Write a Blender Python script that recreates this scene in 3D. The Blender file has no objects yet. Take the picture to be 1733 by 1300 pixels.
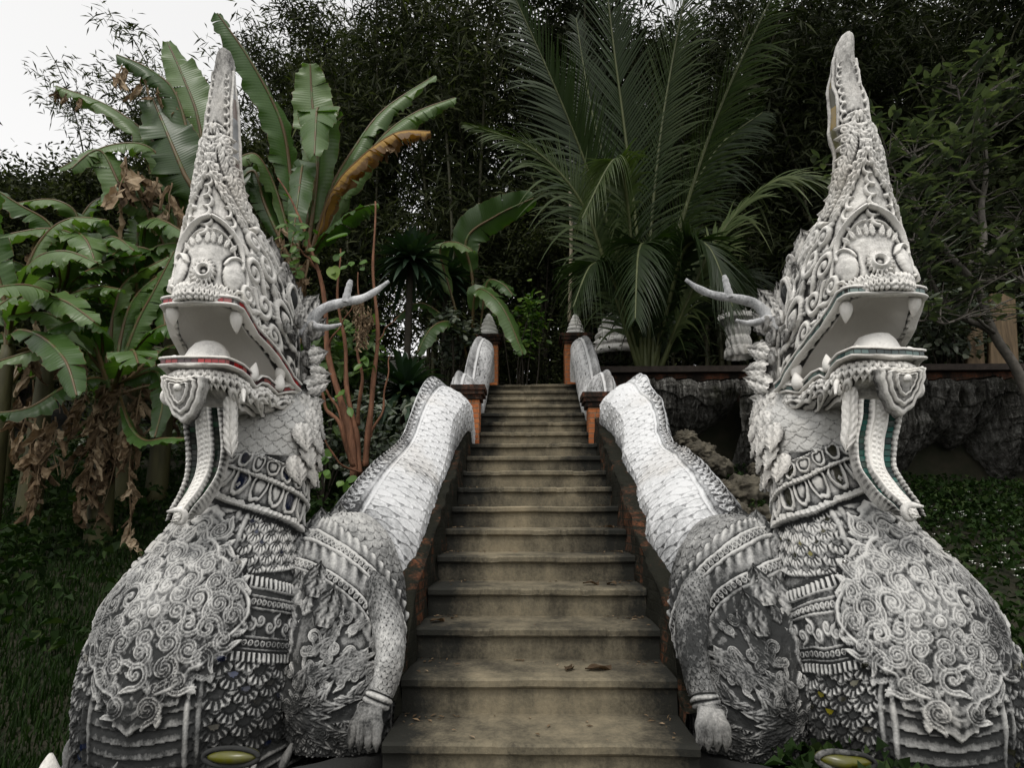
import bpy, math, random
import numpy as np
from mathutils import Vector, Matrix
rad = math.radians
random.seed(7)
rng = np.random.default_rng(7)
SC = bpy.context.scene
COL = SC.collection

# ------------------------------------------------------------------ camera
CAM_POS = np.array([-.03, 0, 1.25])
FPX = 1040.0
pit, yaw = rad(11.9), rad(1.73)
CF = np.array([-math.sin(yaw)*math.cos(pit), math.cos(yaw)*math.cos(pit), math.sin(pit)])
CR = np.array([math.cos(yaw), math.sin(yaw), 0.0])
CU = np.cross(CR, CF)

def PX(x, y, Y):
    """photo pixel (1733x1300) at depth Y in metres -> world point"""
    d = CF + CR*(x-866.5)/FPX + CU*(650-y)/FPX
    return CAM_POS + d*(Y/d[1])

cd = bpy.data.cameras.new('camera')
cam = bpy.data.objects.new('camera', cd)
COL.objects.link(cam)
cam.location = CAM_POS
cam.rotation_euler = (rad(90)+pit, 0, yaw)
cd.sensor_width = 36
cd.lens = 36*FPX/1733
cd.clip_end = 600
cd.clip_start = .05
SC.camera = cam

# ------------------------------------------------------------------ mesh builder
class MB:
    def __init__(s):
        s.v = []; s.q = []; s.n = 0; s.at = {}; s.t = []
    def add(s, V, F, **at):
        """V (n,3); F (m,4) quads or (m,3) tris; at: per-vertex attributes (scalar or array)"""
        V = np.asarray(V, float).reshape(-1, 3)
        F = np.asarray(F, int)
        (s.q if F.shape[1] == 4 else s.t).append(F+s.n)
        for k in set(s.at) | set(at):
            lst = s.at.setdefault(k, [])
            have = sum(len(a) for a in lst)
            if have < s.n: lst.append(np.full(s.n-have, 1.0))
            val = at.get(k, 1.0)
            lst.append(np.broadcast_to(np.asarray(val, float), (len(V),)).copy())
        s.v.append(V); s.n += len(V)
        return s
    def grid(s, P, closed=False, **at):
        nv, nu = P.shape[:2]
        i = np.arange(nv*nu).reshape(nv, nu)
        if closed: i = np.concatenate([i, i[:, :1]], 1)
        F = np.stack([i[:-1, :-1], i[:-1, 1:], i[1:, 1:], i[1:, :-1]], -1).reshape(-1, 4)
        at = {k: (np.asarray(a).reshape(-1) if np.ndim(a) else a) for k, a in at.items()}
        return s.add(P.reshape(-1, 3), F, **at)
    def box(s, c, d, rz=0, taper=1.0, **at):
        x, y, z = np.array(d)/2
        V = np.array([[-x,-y,-z],[x,-y,-z],[x,y,-z],[-x,y,-z],[-x*taper,-y*taper,z],[x*taper,-y*taper,z],[x*taper,y*taper,z],[-x*taper,y*taper,z]])
        if rz:
            co, si = math.cos(rz), math.sin(rz)
            V = V @ np.array([[co, si, 0], [-si, co, 0], [0, 0, 1]])
        F = [[0,3,2,1],[4,5,6,7],[0,1,5,4],[1,2,6,5],[2,3,7,6],[3,0,4,7]]
        return s.add(V+np.array(c), F, **at)
    def tube(s, pts, r, n=8, cap=True, flat=None, **at):
        pts = np.asarray(pts, float); m = len(pts)
        r = np.broadcast_to(np.asarray(r, float), (m,))
        T = np.gradient(pts, axis=0); T /= np.linalg.norm(T, axis=1)[:, None]+1e-9
        up = np.array([0, 0, 1.0]) if abs(T[0][2]) < .9 else np.array([1.0, 0, 0])
        A = np.zeros_like(T); a = np.cross(T[0], up)
        for i in range(m):
            a = a - T[i]*(a@T[i]); a /= np.linalg.norm(a)+1e-9; A[i] = a
        B = np.cross(T, A)
        th = np.linspace(0, 2*np.pi, n, endpoint=False)
        P = pts[:, None]+(A[:, None]*np.cos(th)[None, :, None]+B[:, None]*np.sin(th)[None, :, None])*r[:, None, None]
        if cap:
            P = np.concatenate([np.repeat(pts[:1][:, None], n, 1), P, np.repeat(pts[-1:][:, None], n, 1)], 0)
            at = {k: (np.concatenate([a[:1], a, a[-1:]]) if np.ndim(a) else a) for k, a in at.items()}
        at = {k: (np.repeat(a, n) if np.ndim(a) else a) for k, a in at.items()}
        return s.grid(P, True, **at)
    def ball(s, c, r, n=10, **at):
        r = np.broadcast_to(np.asarray(r, float), (3,))
        t = np.linspace(0, np.pi, n); p = np.linspace(0, 2*np.pi, n*2, endpoint=False)
        P = np.stack([np.sin(t)[:, None]*np.cos(p), np.sin(t)[:, None]*np.sin(p), np.cos(t)[:, None]+0*p], -1)*r+np.array(c)
        return s.grid(P[::-1], True, **at)
    def build(s, name, mat, parent=None, smooth=True, me_only=False):
        me = bpy.data.meshes.new(name)
        V = np.concatenate(s.v) if s.v else np.zeros((0, 3))
        q = np.concatenate(s.q) if s.q else np.zeros((0, 4), int)
        t = np.concatenate(s.t) if s.t else np.zeros((0, 3), int)
        me.vertices.add(len(V)); me.vertices.foreach_set('co', V.astype(np.float32).ravel())
        nl = len(q)*4+len(t)*3
        me.loops.add(nl); me.loops.foreach_set('vertex_index', np.concatenate([q.ravel(), t.ravel()]).astype(np.int32))
        me.polygons.add(len(q)+len(t))
        st = np.concatenate([np.arange(len(q))*4, len(q)*4+np.arange(len(t))*3]).astype(np.int32)
        me.polygons.foreach_set('loop_start', st)
        me.polygons.foreach_set('use_smooth', np.full(len(q)+len(t), smooth))
        me.update(calc_edges=True)
        for k, lst in s.at.items():
            arr = np.concatenate(lst).astype(np.float32)
            if len(arr) < len(V): arr = np.concatenate([arr, np.ones(len(V)-len(arr), np.float32)])
            a = me.attributes.new(k, 'FLOAT', 'POINT'); a.data.foreach_set('value', arr)
        me.validate()
        me.materials.append(mat)
        if me_only: return me
        return link(name, me, parent)

def link(name, me, parent=None):
    o = bpy.data.objects.new(name, me); COL.objects.link(o)
    if parent is not None: o.parent = parent
    return o

def tag(o, label=None, cat=None, group=None, kind=None):
    if label: o['label'] = label
    if cat: o['category'] = cat
    if group: o['group'] = group
    if kind: o['kind'] = kind
    return o

def thing(name, label, cat, loc=(0, 0, 0), group=None):
    o = bpy.data.objects.new(name, None); COL.objects.link(o); o.location = loc
    o.empty_display_size = .1
    return tag(o, label, cat, group)

def copy_tree(o, parent=None, mats=None):
    c = o.copy(); COL.objects.link(c)
    c.parent = parent
    if mats and c.type == 'MESH' and c.data.materials and c.data.materials[0].name in mats:
        c.material_slots[0].link = 'OBJECT'
        c.material_slots[0].material = mats[c.data.materials[0].name]
    for ch in list(o.children): copy_tree(ch, c, mats)
    return c

def crom(K, n):
    """Catmull-Rom resample of rows K (m,k) to n rows"""
    K = np.asarray(K, float); m = len(K)
    x = np.linspace(0, m-1, n); i = np.clip(x.astype(int), 0, m-2); f = (x-i)[:, None]
    g = lambda j: K[np.clip(j, 0, m-1)]
    p0, p1, p2, p3 = g(i-1), g(i), g(i+1), g(i+2)
    return .5*(2*p1+(p2-p0)*f+(2*p0-5*p1+4*p2-p3)*f**2+(3*p1-p0-3*p2+p3)*f**3)

def sstep(a, b, x):
    t = np.clip((x-a)/(b-a), 0, 1); return t*t*(3-2*t)

def vnoise(x, y, seed=0):
    """smooth 2-D value noise, vectorised"""
    x = np.asarray(x, float); y = np.asarray(y, float)
    xi, yi = np.floor(x).astype(int), np.floor(y).astype(int); fx, fy = x-xi, y-yi
    fx = fx*fx*(3-2*fx); fy = fy*fy*(3-2*fy)
    def h(a, b):
        v = np.sin(a*127.1+b*311.7+seed*74.7)*43758.5453
        return v-np.floor(v)
    return (h(xi, yi)*(1-fx)+h(xi+1, yi)*fx)*(1-fy)+(h(xi, yi+1)*(1-fx)+h(xi+1, yi+1)*fx)*fy

def fbm(x, y, seed=0, o=4):
    return sum(vnoise(x*2**k, y*2**k, seed+k)/2**k for k in range(o))/(2-2.0**(1-o))

# ------------------------------------------------------------------ materials
class NT:
    def __init__(s, name):
        s.m = bpy.data.materials.new(name); s.m.use_nodes = True
        s.t = s.m.node_tree; s.b = s.t.nodes['Principled BSDF']; s.out = s.t.nodes['Material Output']
        s.b.inputs['Specular IOR Level'].default_value = .3
    def n(s, typ, _o=0, **k):
        nd = s.t.nodes.new(typ)
        for a, v in k.items():
            if a.startswith('i_'): s.set(nd.inputs[int(a[2:])], v)
            else: setattr(nd, a, v)
        return nd
    def set(s, sock, v):
        if isinstance(v, bpy.types.NodeSocket): s.t.links.new(v, sock)
        else: sock.default_value = v
    def p(s, **k):
        for a, v in k.items():
            s.set(s.b.inputs[{'col': 'Base Color', 'rough': 'Roughness', 'norm': 'Normal', 'spec': 'Specular IOR Level', 'metal': 'Metallic', 'trans': 'Transmission Weight', 'coat': 'Coat Weight'}[a]], v)
        return s
    def coord(s, scale=(1, 1, 1), rot=(0, 0, 0)):
        tc = s.n('ShaderNodeTexCoord'); mp = s.n('ShaderNodeMapping')
        s.t.links.new(tc.outputs['Object'], mp.inputs[0]); mp.inputs['Scale'].default_value = scale; mp.inputs['Rotation'].default_value = rot
        return mp.outputs[0]
    def noise(s, scale, detail=4, rough=.6, vec=None, dist=0):
        nd = s.n('ShaderNodeTexNoise'); nd.inputs['Scale'].default_value = scale; nd.inputs['Detail'].default_value = detail
        nd.inputs['Roughness'].default_value = rough; nd.inputs['Distortion'].default_value = dist
        if vec is None: vec = s.coord()
        s.t.links.new(vec, nd.inputs['Vector']); return nd.outputs['Fac']
    def attr(s, name):
        nd = s.n('ShaderNodeAttribute'); nd.attribute_name = name; return nd.outputs['Fac']
    def math(s, op, a, b=0.0, clamp=False):
        nd = s.n('ShaderNodeMath'); nd.operation = op; nd.use_clamp = clamp; s.set(nd.inputs[0], a); s.set(nd.inputs[1], b); return nd.outputs[0]
    def ramp(s, f, stops, interp='LINEAR'):
        nd = s.n('ShaderNodeValToRGB'); cr = nd.color_ramp; cr.interpolation = interp
        while len(cr.elements) < len(stops): cr.elements.new(.5)
        for e, (p, c) in zip(cr.elements, stops):
            e.position = p; e.color = (c, c, c, 1) if np.ndim(c) == 0 else (*c, 1)
        s.set(nd.inputs[0], f); return nd.outputs[0]
    def mix(s, f, a, b, mode='MIX'):
        nd = s.n('ShaderNodeMix'); nd.data_type = 'RGBA'; nd.blend_type = mode
        s.set(nd.inputs[0], f)
        for i, v in ((6, a), (7, b)): s.set(nd.inputs[i], (*v, 1) if isinstance(v, tuple) else v)
        return nd.outputs[2]
    def bump(s, h, strength=.3, dist=.01):
        nd = s.n('ShaderNodeBump'); nd.inputs['Strength'].default_value = strength; nd.inputs['Distance'].default_value = dist
        s.set(nd.inputs['Height'], h); s.p(norm=nd.outputs[0]); return nd

def plaster(name, white, grey, dark, dirt=.5, streak=1.0, tint=None):
    """lime-washed stucco with black mildew in patches; 'relief' = raised carving paler, grooves darker, plus the shade painted in low on the chest"""
    m = NT(name)
    oi = m.n('ShaderNodeObjectInfo'); tc = m.n('ShaderNodeTexCoord'); va = m.n('ShaderNodeVectorMath'); va.operation = 'ADD'     # every casting weathers its own way
    cb = m.n('ShaderNodeCombineXYZ')
    for k in range(3): m.set(cb.inputs[k], m.math('MULTIPLY', oi.outputs['Random'], 7.0+k))
    m.t.links.new(tc.outputs['Object'], va.inputs[0]); m.t.links.new(cb.outputs[0], va.inputs[1])
    def oc(sc):
        mp = m.n('ShaderNodeMapping'); m.t.links.new(va.outputs[0], mp.inputs[0]); mp.inputs['Scale'].default_value = sc; return mp.outputs[0]
    n0 = m.noise(1.5, 4, .6, oc((1, 1, .7)))
    n1 = m.noise(3.2, 6, .65, oc((1, 1, .55)))
    n2 = m.noise(26, 5, .7, oc((1, 1, .4)))
    n3 = m.noise(95, 3, .6)
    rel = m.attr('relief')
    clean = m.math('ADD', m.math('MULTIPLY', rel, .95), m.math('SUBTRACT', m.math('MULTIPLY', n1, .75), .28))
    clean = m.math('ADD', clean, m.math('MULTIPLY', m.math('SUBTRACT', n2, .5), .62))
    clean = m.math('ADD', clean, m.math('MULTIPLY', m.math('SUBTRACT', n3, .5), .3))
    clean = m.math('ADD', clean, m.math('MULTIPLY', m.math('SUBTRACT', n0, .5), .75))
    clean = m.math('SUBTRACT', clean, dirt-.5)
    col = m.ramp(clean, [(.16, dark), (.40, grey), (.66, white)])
    warm = m.noise(1.7, 3, .5)
    col = m.mix(m.ramp(warm, [(.52, 0), (.72, .35)]), col, (.55, .46, .34), 'MULTIPLY')
    m.p(col=col, rough=.88, spec=.2)
    m.bump(m.math('ADD', m.math('MULTIPLY', n2, .6), m.math('MULTIPLY', n3, .4)), .55, .012)
    return m.m

M = {}
M['plaster_head'] = plaster('plaster_head', (.78, .76, .72), (.42, .41, .39), (.04, .039, .037), .63)
M['plaster_chest'] = plaster('plaster_chest', (.54, .535, .515), (.23, .23, .225), (.03, .031, .031), .76)
M['plaster_body'] = plaster('plaster_body', (.66, .665, .67), (.32, .325, .33), (.05, .051, .053), .66)
M['plaster_ridge'] = plaster('plaster_ridge', (.56, .56, .56), (.28, .28, .28), (.06, .06, .06), .60)

def mosaic(name, cols, rough=.12, spec=.6):
    m = NT(name)
    c = m.ramp(m.attr('tint'), [(i/len(cols), c) for i, c in enumerate(cols)], 'CONSTANT')
    d = m.noise(14, 3)
    c = m.mix(m.ramp(d, [(.45, 0), (.7, .55)]), c, (.10, .095, .085))
    m.p(col=c, rough=rough, spec=spec)
    return m.m
M['mosaic_lip'] = mosaic('mosaic_lip', [(.28, .012, .014), (.09, .008, .014), (.40, .02, .02), (.05, .012, .018), (.33, .10, .09)])
M['mosaic_lip_pale'] = mosaic('mosaic_lip_pale', [(.10, .16, .15), (.03, .045, .045), (.06, .10, .10), (.16, .22, .20)])
M['mosaic_beard'] = mosaic('mosaic_beard', [(.006, .016, .010), (.01, .02, .014), (.008, .012, .01), (.012, .045, .022)], .10, .2)
M['mosaic_beard_teal'] = mosaic('mosaic_beard_teal', [(.01, .06, .045), (.012, .03, .03), (.01, .09, .075), (.015, .05, .04)], .10, .25)
M['mirror_scale'] = mosaic('mirror_scale', [(.006, .01, .03), (.03, .03, .028), (.05, .05, .045), (.008, .02, .07), (.10, .095, .08)], .1)
M['mirror_scale_gold'] = mosaic('mirror_scale_gold', [(.02, .02, .012), (.16, .14, .01), (.03, .03, .02), (.07, .065, .03), (.03, .028, .02)], .1)
M['mirror_strip'] = mosaic('mirror_strip', [(.45, .46, .47), (.34, .35, .36), (.25, .2, .18), (.5, .5, .5)], .12)
M['mirror_strip_gold'] = mosaic('mirror_strip_gold', [(.10, .075, .02), (.24, .16, .03), (.05, .045, .02), (.14, .13, .07)], .12)
M['yellow_glass'] = mosaic('yellow_glass', [(.085, .085, .008), (.12, .11, .01)], .28, .35)

def simple(name, col, rough=.8, nscale=8, amt=.5, bump=.2, col2=None, spec=.3, vec=None):
    m = NT(name); n = m.noise(nscale, 5, .65, m.coord(vec) if vec else None)
    c2 = col2 or tuple(x*amt for x in col)
    m.p(col=m.ramp(n, [(.3, c2), (.7, col)]), rough=rough, spec=spec)
    m.bump(n, bump, .02)
    return m.m

# stair concrete: tan cement with black algae streaks, cleaner worn middle
def step_mat():
    m = NT('step_concrete')
    v = m.coord()
    big = m.noise(1.6, 6, .7, m.coord((1, 1, 1.2)))
    st = m.noise(5, 6, .72, m.coord((1, 1, .35)))
    fine = m.noise(60, 4, .7)
    sx = m.n('ShaderNodeSeparateXYZ'); m.t.links.new(v, sx.inputs[0])
    edge = m.ramp(m.math('ABSOLUTE', sx.outputs[0]), [(.30, 0), (.62, .24)])
    f = m.math('SUBTRACT', m.math('ADD', m.math('MULTIPLY', big, .6), m.math('MULTIPLY', st, .5)), edge)
    f = m.math('ADD', f, m.math('MULTIPLY', m.math('SUBTRACT', fine, .5), .22))
    c = m.ramp(f, [(.34, (.014, .014, .011)), (.45, (.062, .054, .038)), (.54, (.125, .108, .074)), (.70, (.235, .197, .130))])
    m.p(col=c, rough=.85, spec=.25)
    m.bump(m.math('ADD', m.math('MULTIPLY', st, .5), m.math('MULTIPLY', fine, .5)), .5, .012)
    return m.m
M['step'] = step_mat()

def brick_mat(name, c1, c2, mortar, moss, mossamt, rot=(rad(90), 0, 0), scale=1.0):
    m = NT(name)
    br = m.n('ShaderNodeTexBrick')
    tc = m.n('ShaderNodeTexCoord'); sx = m.n('ShaderNodeSeparateXYZ'); cb = m.n('ShaderNodeCombineXYZ')
    m.t.links.new(tc.outputs['Object'], sx.inputs[0])
    m.set(cb.inputs[0], m.math('ADD', sx.outputs[0], sx.outputs[1])); m.set(cb.inputs[1], sx.outputs[2])
    m.t.links.new(cb.outputs[0], br.inputs['Vector'])
    br.inputs['Scale'].default_value = scale
    br.inputs['Brick Width'].default_value = .17; br.inputs['Row Height'].default_value = .055
    br.inputs['Mortar Size'].default_value = .006; br.inputs['Mortar Smooth'].default_value = .3; br.inputs['Bias'].default_value = -.1
    br.inputs['Color1'].default_value = (*c1, 1); br.inputs['Color2'].default_value = (*c2, 1); br.inputs['Mortar'].default_value = (*mortar, 1)
    n = m.noise(4, 6, .72, m.coord((1, 1, .3))); n2 = m.noise(40, 4, .7)
    f = m.math('ADD', n, m.math('MULTIPLY', m.math('SUBTRACT', n2, .5), .4))
    c = m.mix(m.ramp(f, [(mossamt-.12, 1), (mossamt+.1, 0)]), br.outputs['Color'], moss)
    m.p(col=c, rough=.9, spec=.15)
    m.bump(m.math('ADD', m.math('MULTIPLY', br.outputs['Fac'], -.6), n2), .6, .012)
    return m.m
M['brick_mossy'] = brick_mat('brick_mossy', (.20, .07, .03), (.09, .04, .024), (.06, .05, .035), (.012, .012, .008), .66)
M['brick_pillar'] = brick_mat('brick_pillar', (.42, .15, .055), (.30, .095, .038), (.17, .13, .09), (.03, .028, .02), .36)
M['brick_wall'] = brick_mat('brick_wall', (.15, .055, .028), (.08, .034, .022), (.07, .055, .04), (.013, .011, .009), .55)
M['coping'] = simple('coping', (.055, .042, .034), .8, 14, .35)
def rock_mat():
    m = NT('rock'); a = m.noise(12, 6, .7, m.coord((1, 1, .10))); b = m.noise(2.3, 5, .65); c_ = m.noise(38, 4, .7)
    f = m.math('ADD', a, m.math('MULTIPLY', m.math('SUBTRACT', c_, .5), .35))
    c = m.ramp(f, [(.34, (.015, .014, .012)), (.52, (.10, .097, .088)), (.72, (.30, .295, .275))])
    m.p(col=m.mix(m.ramp(b, [(.52, 0), (.68, .85)]), c, (.020, .021, .012)), rough=.92, spec=.12)
    m.bump(m.math('ADD', a, c_), .9, .03); return m.m
M['rock'] = rock_mat()
M['boulder'] = simple('boulder', (.13, .115, .085), .9, 6, .2, .8)
M['finial'] = plaster('finial_plaster', (.66, .65, .62), (.34, .33, .31), (.06, .06, .055), .5)
M['soil'] = simple('soil', (.030, .026, .016), .95, 5, .3, .8, (.010, .014, .005))
M['wood'] = simple('wood', (.24, .17, .10), .75, 16, .22, .5, vec=(1, 1, .08))

# ------------------------------------------------------------------ light
w = bpy.data.worlds.new('World'); SC.world = w; w.use_nodes = True
nt = w.node_tree
sky = nt.nodes.new('ShaderNodeTexSky'); sky.sky_type = 'NISHITA'; sky.sun_disc = False
SUN_EL, SUN_AZ = rad(58), rad(-165)
SKY_GAIN = 4.5
sky.sun_elevation = SUN_EL; sky.sun_rotation = SUN_AZ; sky.dust_density = 4.0; sky.air_density = 1.0
hs = nt.nodes.new('ShaderNodeHueSaturation'); hs.inputs['Saturation'].default_value = .08
nt.links.new(sky.outputs[0], hs.inputs['Color'])
bg = nt.nodes['Background']; bg.inputs[1].default_value = .15
gm = nt.nodes.new('ShaderNodeGamma'); gm.inputs[1].default_value = .40          # an even, overcast dome
nt.links.new(hs.outputs[0], gm.inputs[0])
vm = nt.nodes.new('ShaderNodeVectorMath'); vm.operation = 'MULTIPLY'; vm.inputs[1].default_value = (SKY_GAIN*1.01, SKY_GAIN, SKY_GAIN*.985)
nt.links.new(gm.outputs[0], vm.inputs[0]); nt.links.new(vm.outputs[0], bg.inputs[0])
sd = bpy.data.lights.new('sun', 'SUN'); so = bpy.data.objects.new('sun', sd); COL.objects.link(so)
sd.energy = 1.5; sd.angle = rad(12); sd.color = (1, .96, .9)
# sun direction: azimuth measured like the sky texture (rotation about Z from +Y, clockwise)
sv = Vector((math.sin(SUN_AZ)*math.cos(SUN_EL), math.cos(SUN_AZ)*math.cos(SUN_EL), math.sin(SUN_EL)))
so.rotation_euler = (-sv).to_track_quat('-Z', 'Y').to_euler()
so.location = (0, 0, 30)
SC.view_settings.view_transform = 'Standard'; SC.view_settings.look = 'None'
SC.view_settings.exposure = -.12; SC.view_settings.gamma = 1

# ------------------------------------------------------------------ terrain
ST_Y0, ST_T, ST_R, ST_Z0, ST_HW = 2.745, .35, .161, .337, .62
NSTEP = 18
TOP_Y = ST_Y0+17*ST_T; TOP_Z = ST_Z0+17*ST_R

def ground_z(x, y):
    x = np.asarray(x, float); y = np.asarray(y, float)
    left = .36*np.clip(y-3.4, 0, 7)+.28*np.clip(y-10.4, 0, 14)
    right = .30*np.clip(y-3.2, 0, 4.6)+1.25*sstep(7.9, 8.5, y)*0+.42*np.clip(y-7.8, 0, 1.0)
    right = np.where(y > 8.3, 2.62+.12*np.clip(y-8.8, 0, 40), right)
    mid = .46*np.clip(y-3.6, 0, 5.2)+.05*np.clip(y-8.8, 0, 40)-.25
    t = sstep(-.5, .7, x); g = left*(1-t)+right*t
    k = 1-sstep(.55, .95, np.abs(x)); g = g*(1-k)+np.minimum(mid, g)*k
    far = sstep(14, 40, y)*3.5
    return g+far+.10*(fbm(x*.9, y*.9, 3)-.5)*sstep(2.8, 4.5, y)
xs = np.concatenate([np.linspace(-70, -9, 24), np.linspace(-8.5, 8.5, 110), np.linspace(9, 70, 24)])
ys = np.concatenate([np.linspace(-30, .5, 10), np.linspace(1, 13, 90), np.linspace(13.5, 90, 40)])
XX, YY = np.meshgrid(xs, ys)
g = MB(); g.grid(np.stack([XX, YY, ground_z(XX, YY)], -1))
tag(g.build('ground', M['soil']), kind='structure')

# ------------------------------------------------------------------ staircase
stairs = thing('stone_staircase', 'long mossy concrete staircase climbing between the two white serpents', 'staircase', (0, ST_Y0, 0))
for k in range(-1, NSTEP):
    y0 = ST_Y0+k*ST_T; z = ST_Z0+k*ST_R
    hw = ST_HW+.02
    yb = y0+ST_T+.04 if k < NSTEP-1 else y0+2.5
    b = MB()
    nx = 64
    x = np.linspace(-hw, hw, nx)
    ch = .007*(fbm(x*3.1, x*0+k*7.3, 11)-.5)*2             # worn, uneven nosing
    chip = np.where(fbm(x*7, x*0+k*3.1, 5) > .66, .012, 0)
    nose = .022
    prof = [(y0+.006, z-ST_R-.03), (y0+.004, z-.05), (y0-nose+.008, z-.045), (y0-nose, z-.036), (y0-nose, z-.010), (y0-nose+.012, z), (y0+.12, z+.002), (yb, z+.004)]
    R = []
    for j, (yy, zz) in enumerate(prof):
        w_ = 1 if 2 <= j <= 5 else (.3 if j == 6 else 0)
        R.append(np.stack([x, yy+(ch+chip)*w_+0*x, zz+ch*.7*(j >= 2)-chip*(3 <= j <= 5)*.5+0*x], -1))
    b.grid(np.array(R)[:, ::-1])
    o = b.build('step', M['step'], stairs, False)
    o.location = (0, -ST_Y0, 0)
# ================================================================== carved relief surfaces
class Relief:
    """a lofted grid that carvings are pressed into as height"""
    def __init__(s, P, phi, v, r, closed):
        s.P, s.phi, s.v, s.r, s.closed = P, phi, v, r, closed      # phi (nu), v (nv) increasing, r (nv)
        s.H = np.zeros(P.shape[:2]); s.G = np.zeros(P.shape[:2])    # height, extra grime
        if closed:
            Pp = np.concatenate([P[:, -1:], P, P[:, :1]], 1); du = (Pp[:, 2:]-Pp[:, :-2])
        else: du = np.gradient(P, axis=1)
        N = np.cross(du, np.gradient(P, axis=0)); N /= np.linalg.norm(N, axis=2)[..., None]+1e-9
        s.N = N
    def U(s): return s.phi[None, :]*s.r[:, None]
    def sub(s, pc, vc, R):
        i0, i1 = np.searchsorted(s.v, [vc-R, vc+R]); rc = np.interp(vc, s.v, s.r)
        j0, j1 = np.searchsorted(s.phi, [pc-R/rc, pc+R/rc])
        if i1 <= i0 or j1 <= j0: return None
        sl = (slice(i0, i1), slice(j0, j1))
        return sl, (s.phi[None, j0:j1]-pc)*rc, (s.v[i0:i1, None]-vc)
    def put(s, sl, h, grime=None):
        s.H[sl] = np.maximum(s.H[sl], h)
    def stroke(s, pc, vc, pts, w, h, base=0.0, groove=False):
        """pts (n,2) metres around (pc,vc); w, h scalars or per-point"""
        pts = np.asarray(pts, float); w = np.broadcast_to(w, (len(pts),)); h = np.broadcast_to(h, (len(pts),))
        R = np.abs(pts).max()+w.max()
        q = s.sub(pc, vc, R)
        if q is None: return
        sl, du, dv = q
        best = np.zeros(np.broadcast_shapes(du.shape, dv.shape))
        for (x, y), ww, hh in zip(pts, w, h):
            d2 = ((du-x)**2+(dv-y)**2)/ww**2
            best = np.maximum(best, np.where(d2 < 1, base+hh*np.sqrt(np.clip(1-d2, 0, 1)), 0))
        if groove:
            dm = np.min([np.sqrt((du-x)**2+(dv-y)**2)/ww for (x, y), ww in zip(pts, w)], 0)
            best = np.where((dm < .36) & (best > 0), best-h.max()*.42, best)
        s.put(sl, best)
    def spiral(s, pc, vc, r, ang=0, turns=1.35, d=1, w=.011, h=.014, base=0.0, tail=0.0, groove=False, fringe=0):
        t = np.linspace(0, 1, 44); th = ang+d*2*np.pi*turns*(1-t); rr = r*(.12+.88*t)
        pts = np.stack([rr*np.cos(th), rr*np.sin(th)], 1)
        if tail:
            e = pts[-1]; tg = np.array([-math.sin(ang), math.cos(ang)])*-d
            k = np.linspace(.1, 1, 14)[:, None]
            pts = np.concatenate([pts, e+tg*k*tail+np.array([math.cos(ang), math.sin(ang)])*(k**2)*tail*.35])
        n = len(pts); ww = w*np.concatenate([np.linspace(1.25, .9, 12), np.linspace(.9, 1.1, n-22), np.linspace(1.1, .45, 10)])
        s.stroke(pc, vc, pts, ww, h, base, groove)
        rc_ = np.interp(vc, s.v, s.r)
        for k in range(fringe):
            j = int(14+k*28/fringe); x, y = pts[j]; a = math.atan2(y, x)
            s.leaf(pc+x*.93/rc_, vc+y*.93, r*.72, r*.55, a-d*.75, h*.85, base*.9, 2)
    def leaf(s, pc, vc, L, W, ang, h=.016, base=0.0, ribs=5, groove=True):
        q = s.sub(pc, vc, L)
        if q is None: return
        sl, du, dv = q
        c, n = math.cos(ang), math.sin(ang)
        a = (du*c+dv*n)/L; b = (-du*n+dv*c)/(W+1e-9)
        prof = np.sin(np.pi*np.clip(a, 0, 1)**.75)*.5*(1+.12*np.cos(a*ribs*2*np.pi))
        ins = (a > 0) & (a < 1) & (np.abs(b) < prof)
        e = np.clip(1-np.abs(b)/(prof+1e-6), 0, 1)
        hh = h*(.45+.55*np.sqrt(e))*(.7+.4*a)
        if groove: hh = hh-h*.35*np.exp(-(b/.07)**2)-h*.18*(np.cos((a+np.abs(b)*.8)*ribs*2*np.pi) > .55)
        s.put(sl, np.where(ins, base+hh, 0))
    def bead(s, pc, vc, r, h, ring=False, base=0.0):
        q = s.sub(pc, vc, r*1.1)
        if q is None: return
        sl, du, dv = q
        d = np.sqrt(du**2+dv**2)/r
        s.put(sl, np.where(d < 1, base+(h*np.sqrt(np.clip(1-((d-.72)/.28)**2, 0, 1)) if ring else h*np.sqrt(np.clip(1-d**2, 0, 1))), 0))
    def band(s, mask, f):
        """f: height array over the whole grid, where mask"""
        s.H = np.where(mask, np.maximum(s.H, f), s.H)
    def fan(s, mask, pw, q, hh, x, v0, ribs=True, tiles=None, tip=1.0, rr=.60):
        """overlapping fan scales, rows going down from v0; x: horizontal metres array"""
        V = s.v[:, None]+0*s.phi[None, :]
        kf = np.floor((v0-V)/q)
        out = np.zeros_like(s.H); core = np.zeros_like(s.H); edge = np.zeros_like(s.H)
        for dk in (0, 1, 2):
            k = kf-dk; off = (k % 2)*.5
            i = np.round(x/pw-off); cx = (i+off)*pw; cy = v0-k*q
            jit = np.sin(i*12.9+k*78.2)*43758.5; jit = jit-np.floor(jit)
            dx, dy = x-cx, V-cy
            ang = np.arctan2(dx, -dy)
            R = pw*rr*(1+(.045*np.cos(ang*9) if ribs else 0))*(.95+.1*jit)
            d = np.sqrt(dx**2+(dy*.95)**2)/R
            ins = (d < 1) & (k >= 0)
            h = hh*(.25+.75*d**1.5*tip)*(.85+.3*jit)
            if ribs: h = h*np.where(d > .93, .8, 1)
            else: h = hh*np.where(d > .94, .25, .78+.2*d)*(.9+.2*jit)
            if ribs: h = h+hh*.22*np.sign(np.cos(ang*15))*((d > .52) & (d < .92))-hh*.30*((d > .44) & (d < .52))
            out = np.where(ins, h, out); edge = np.where(ins, d > .94, edge)
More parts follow.
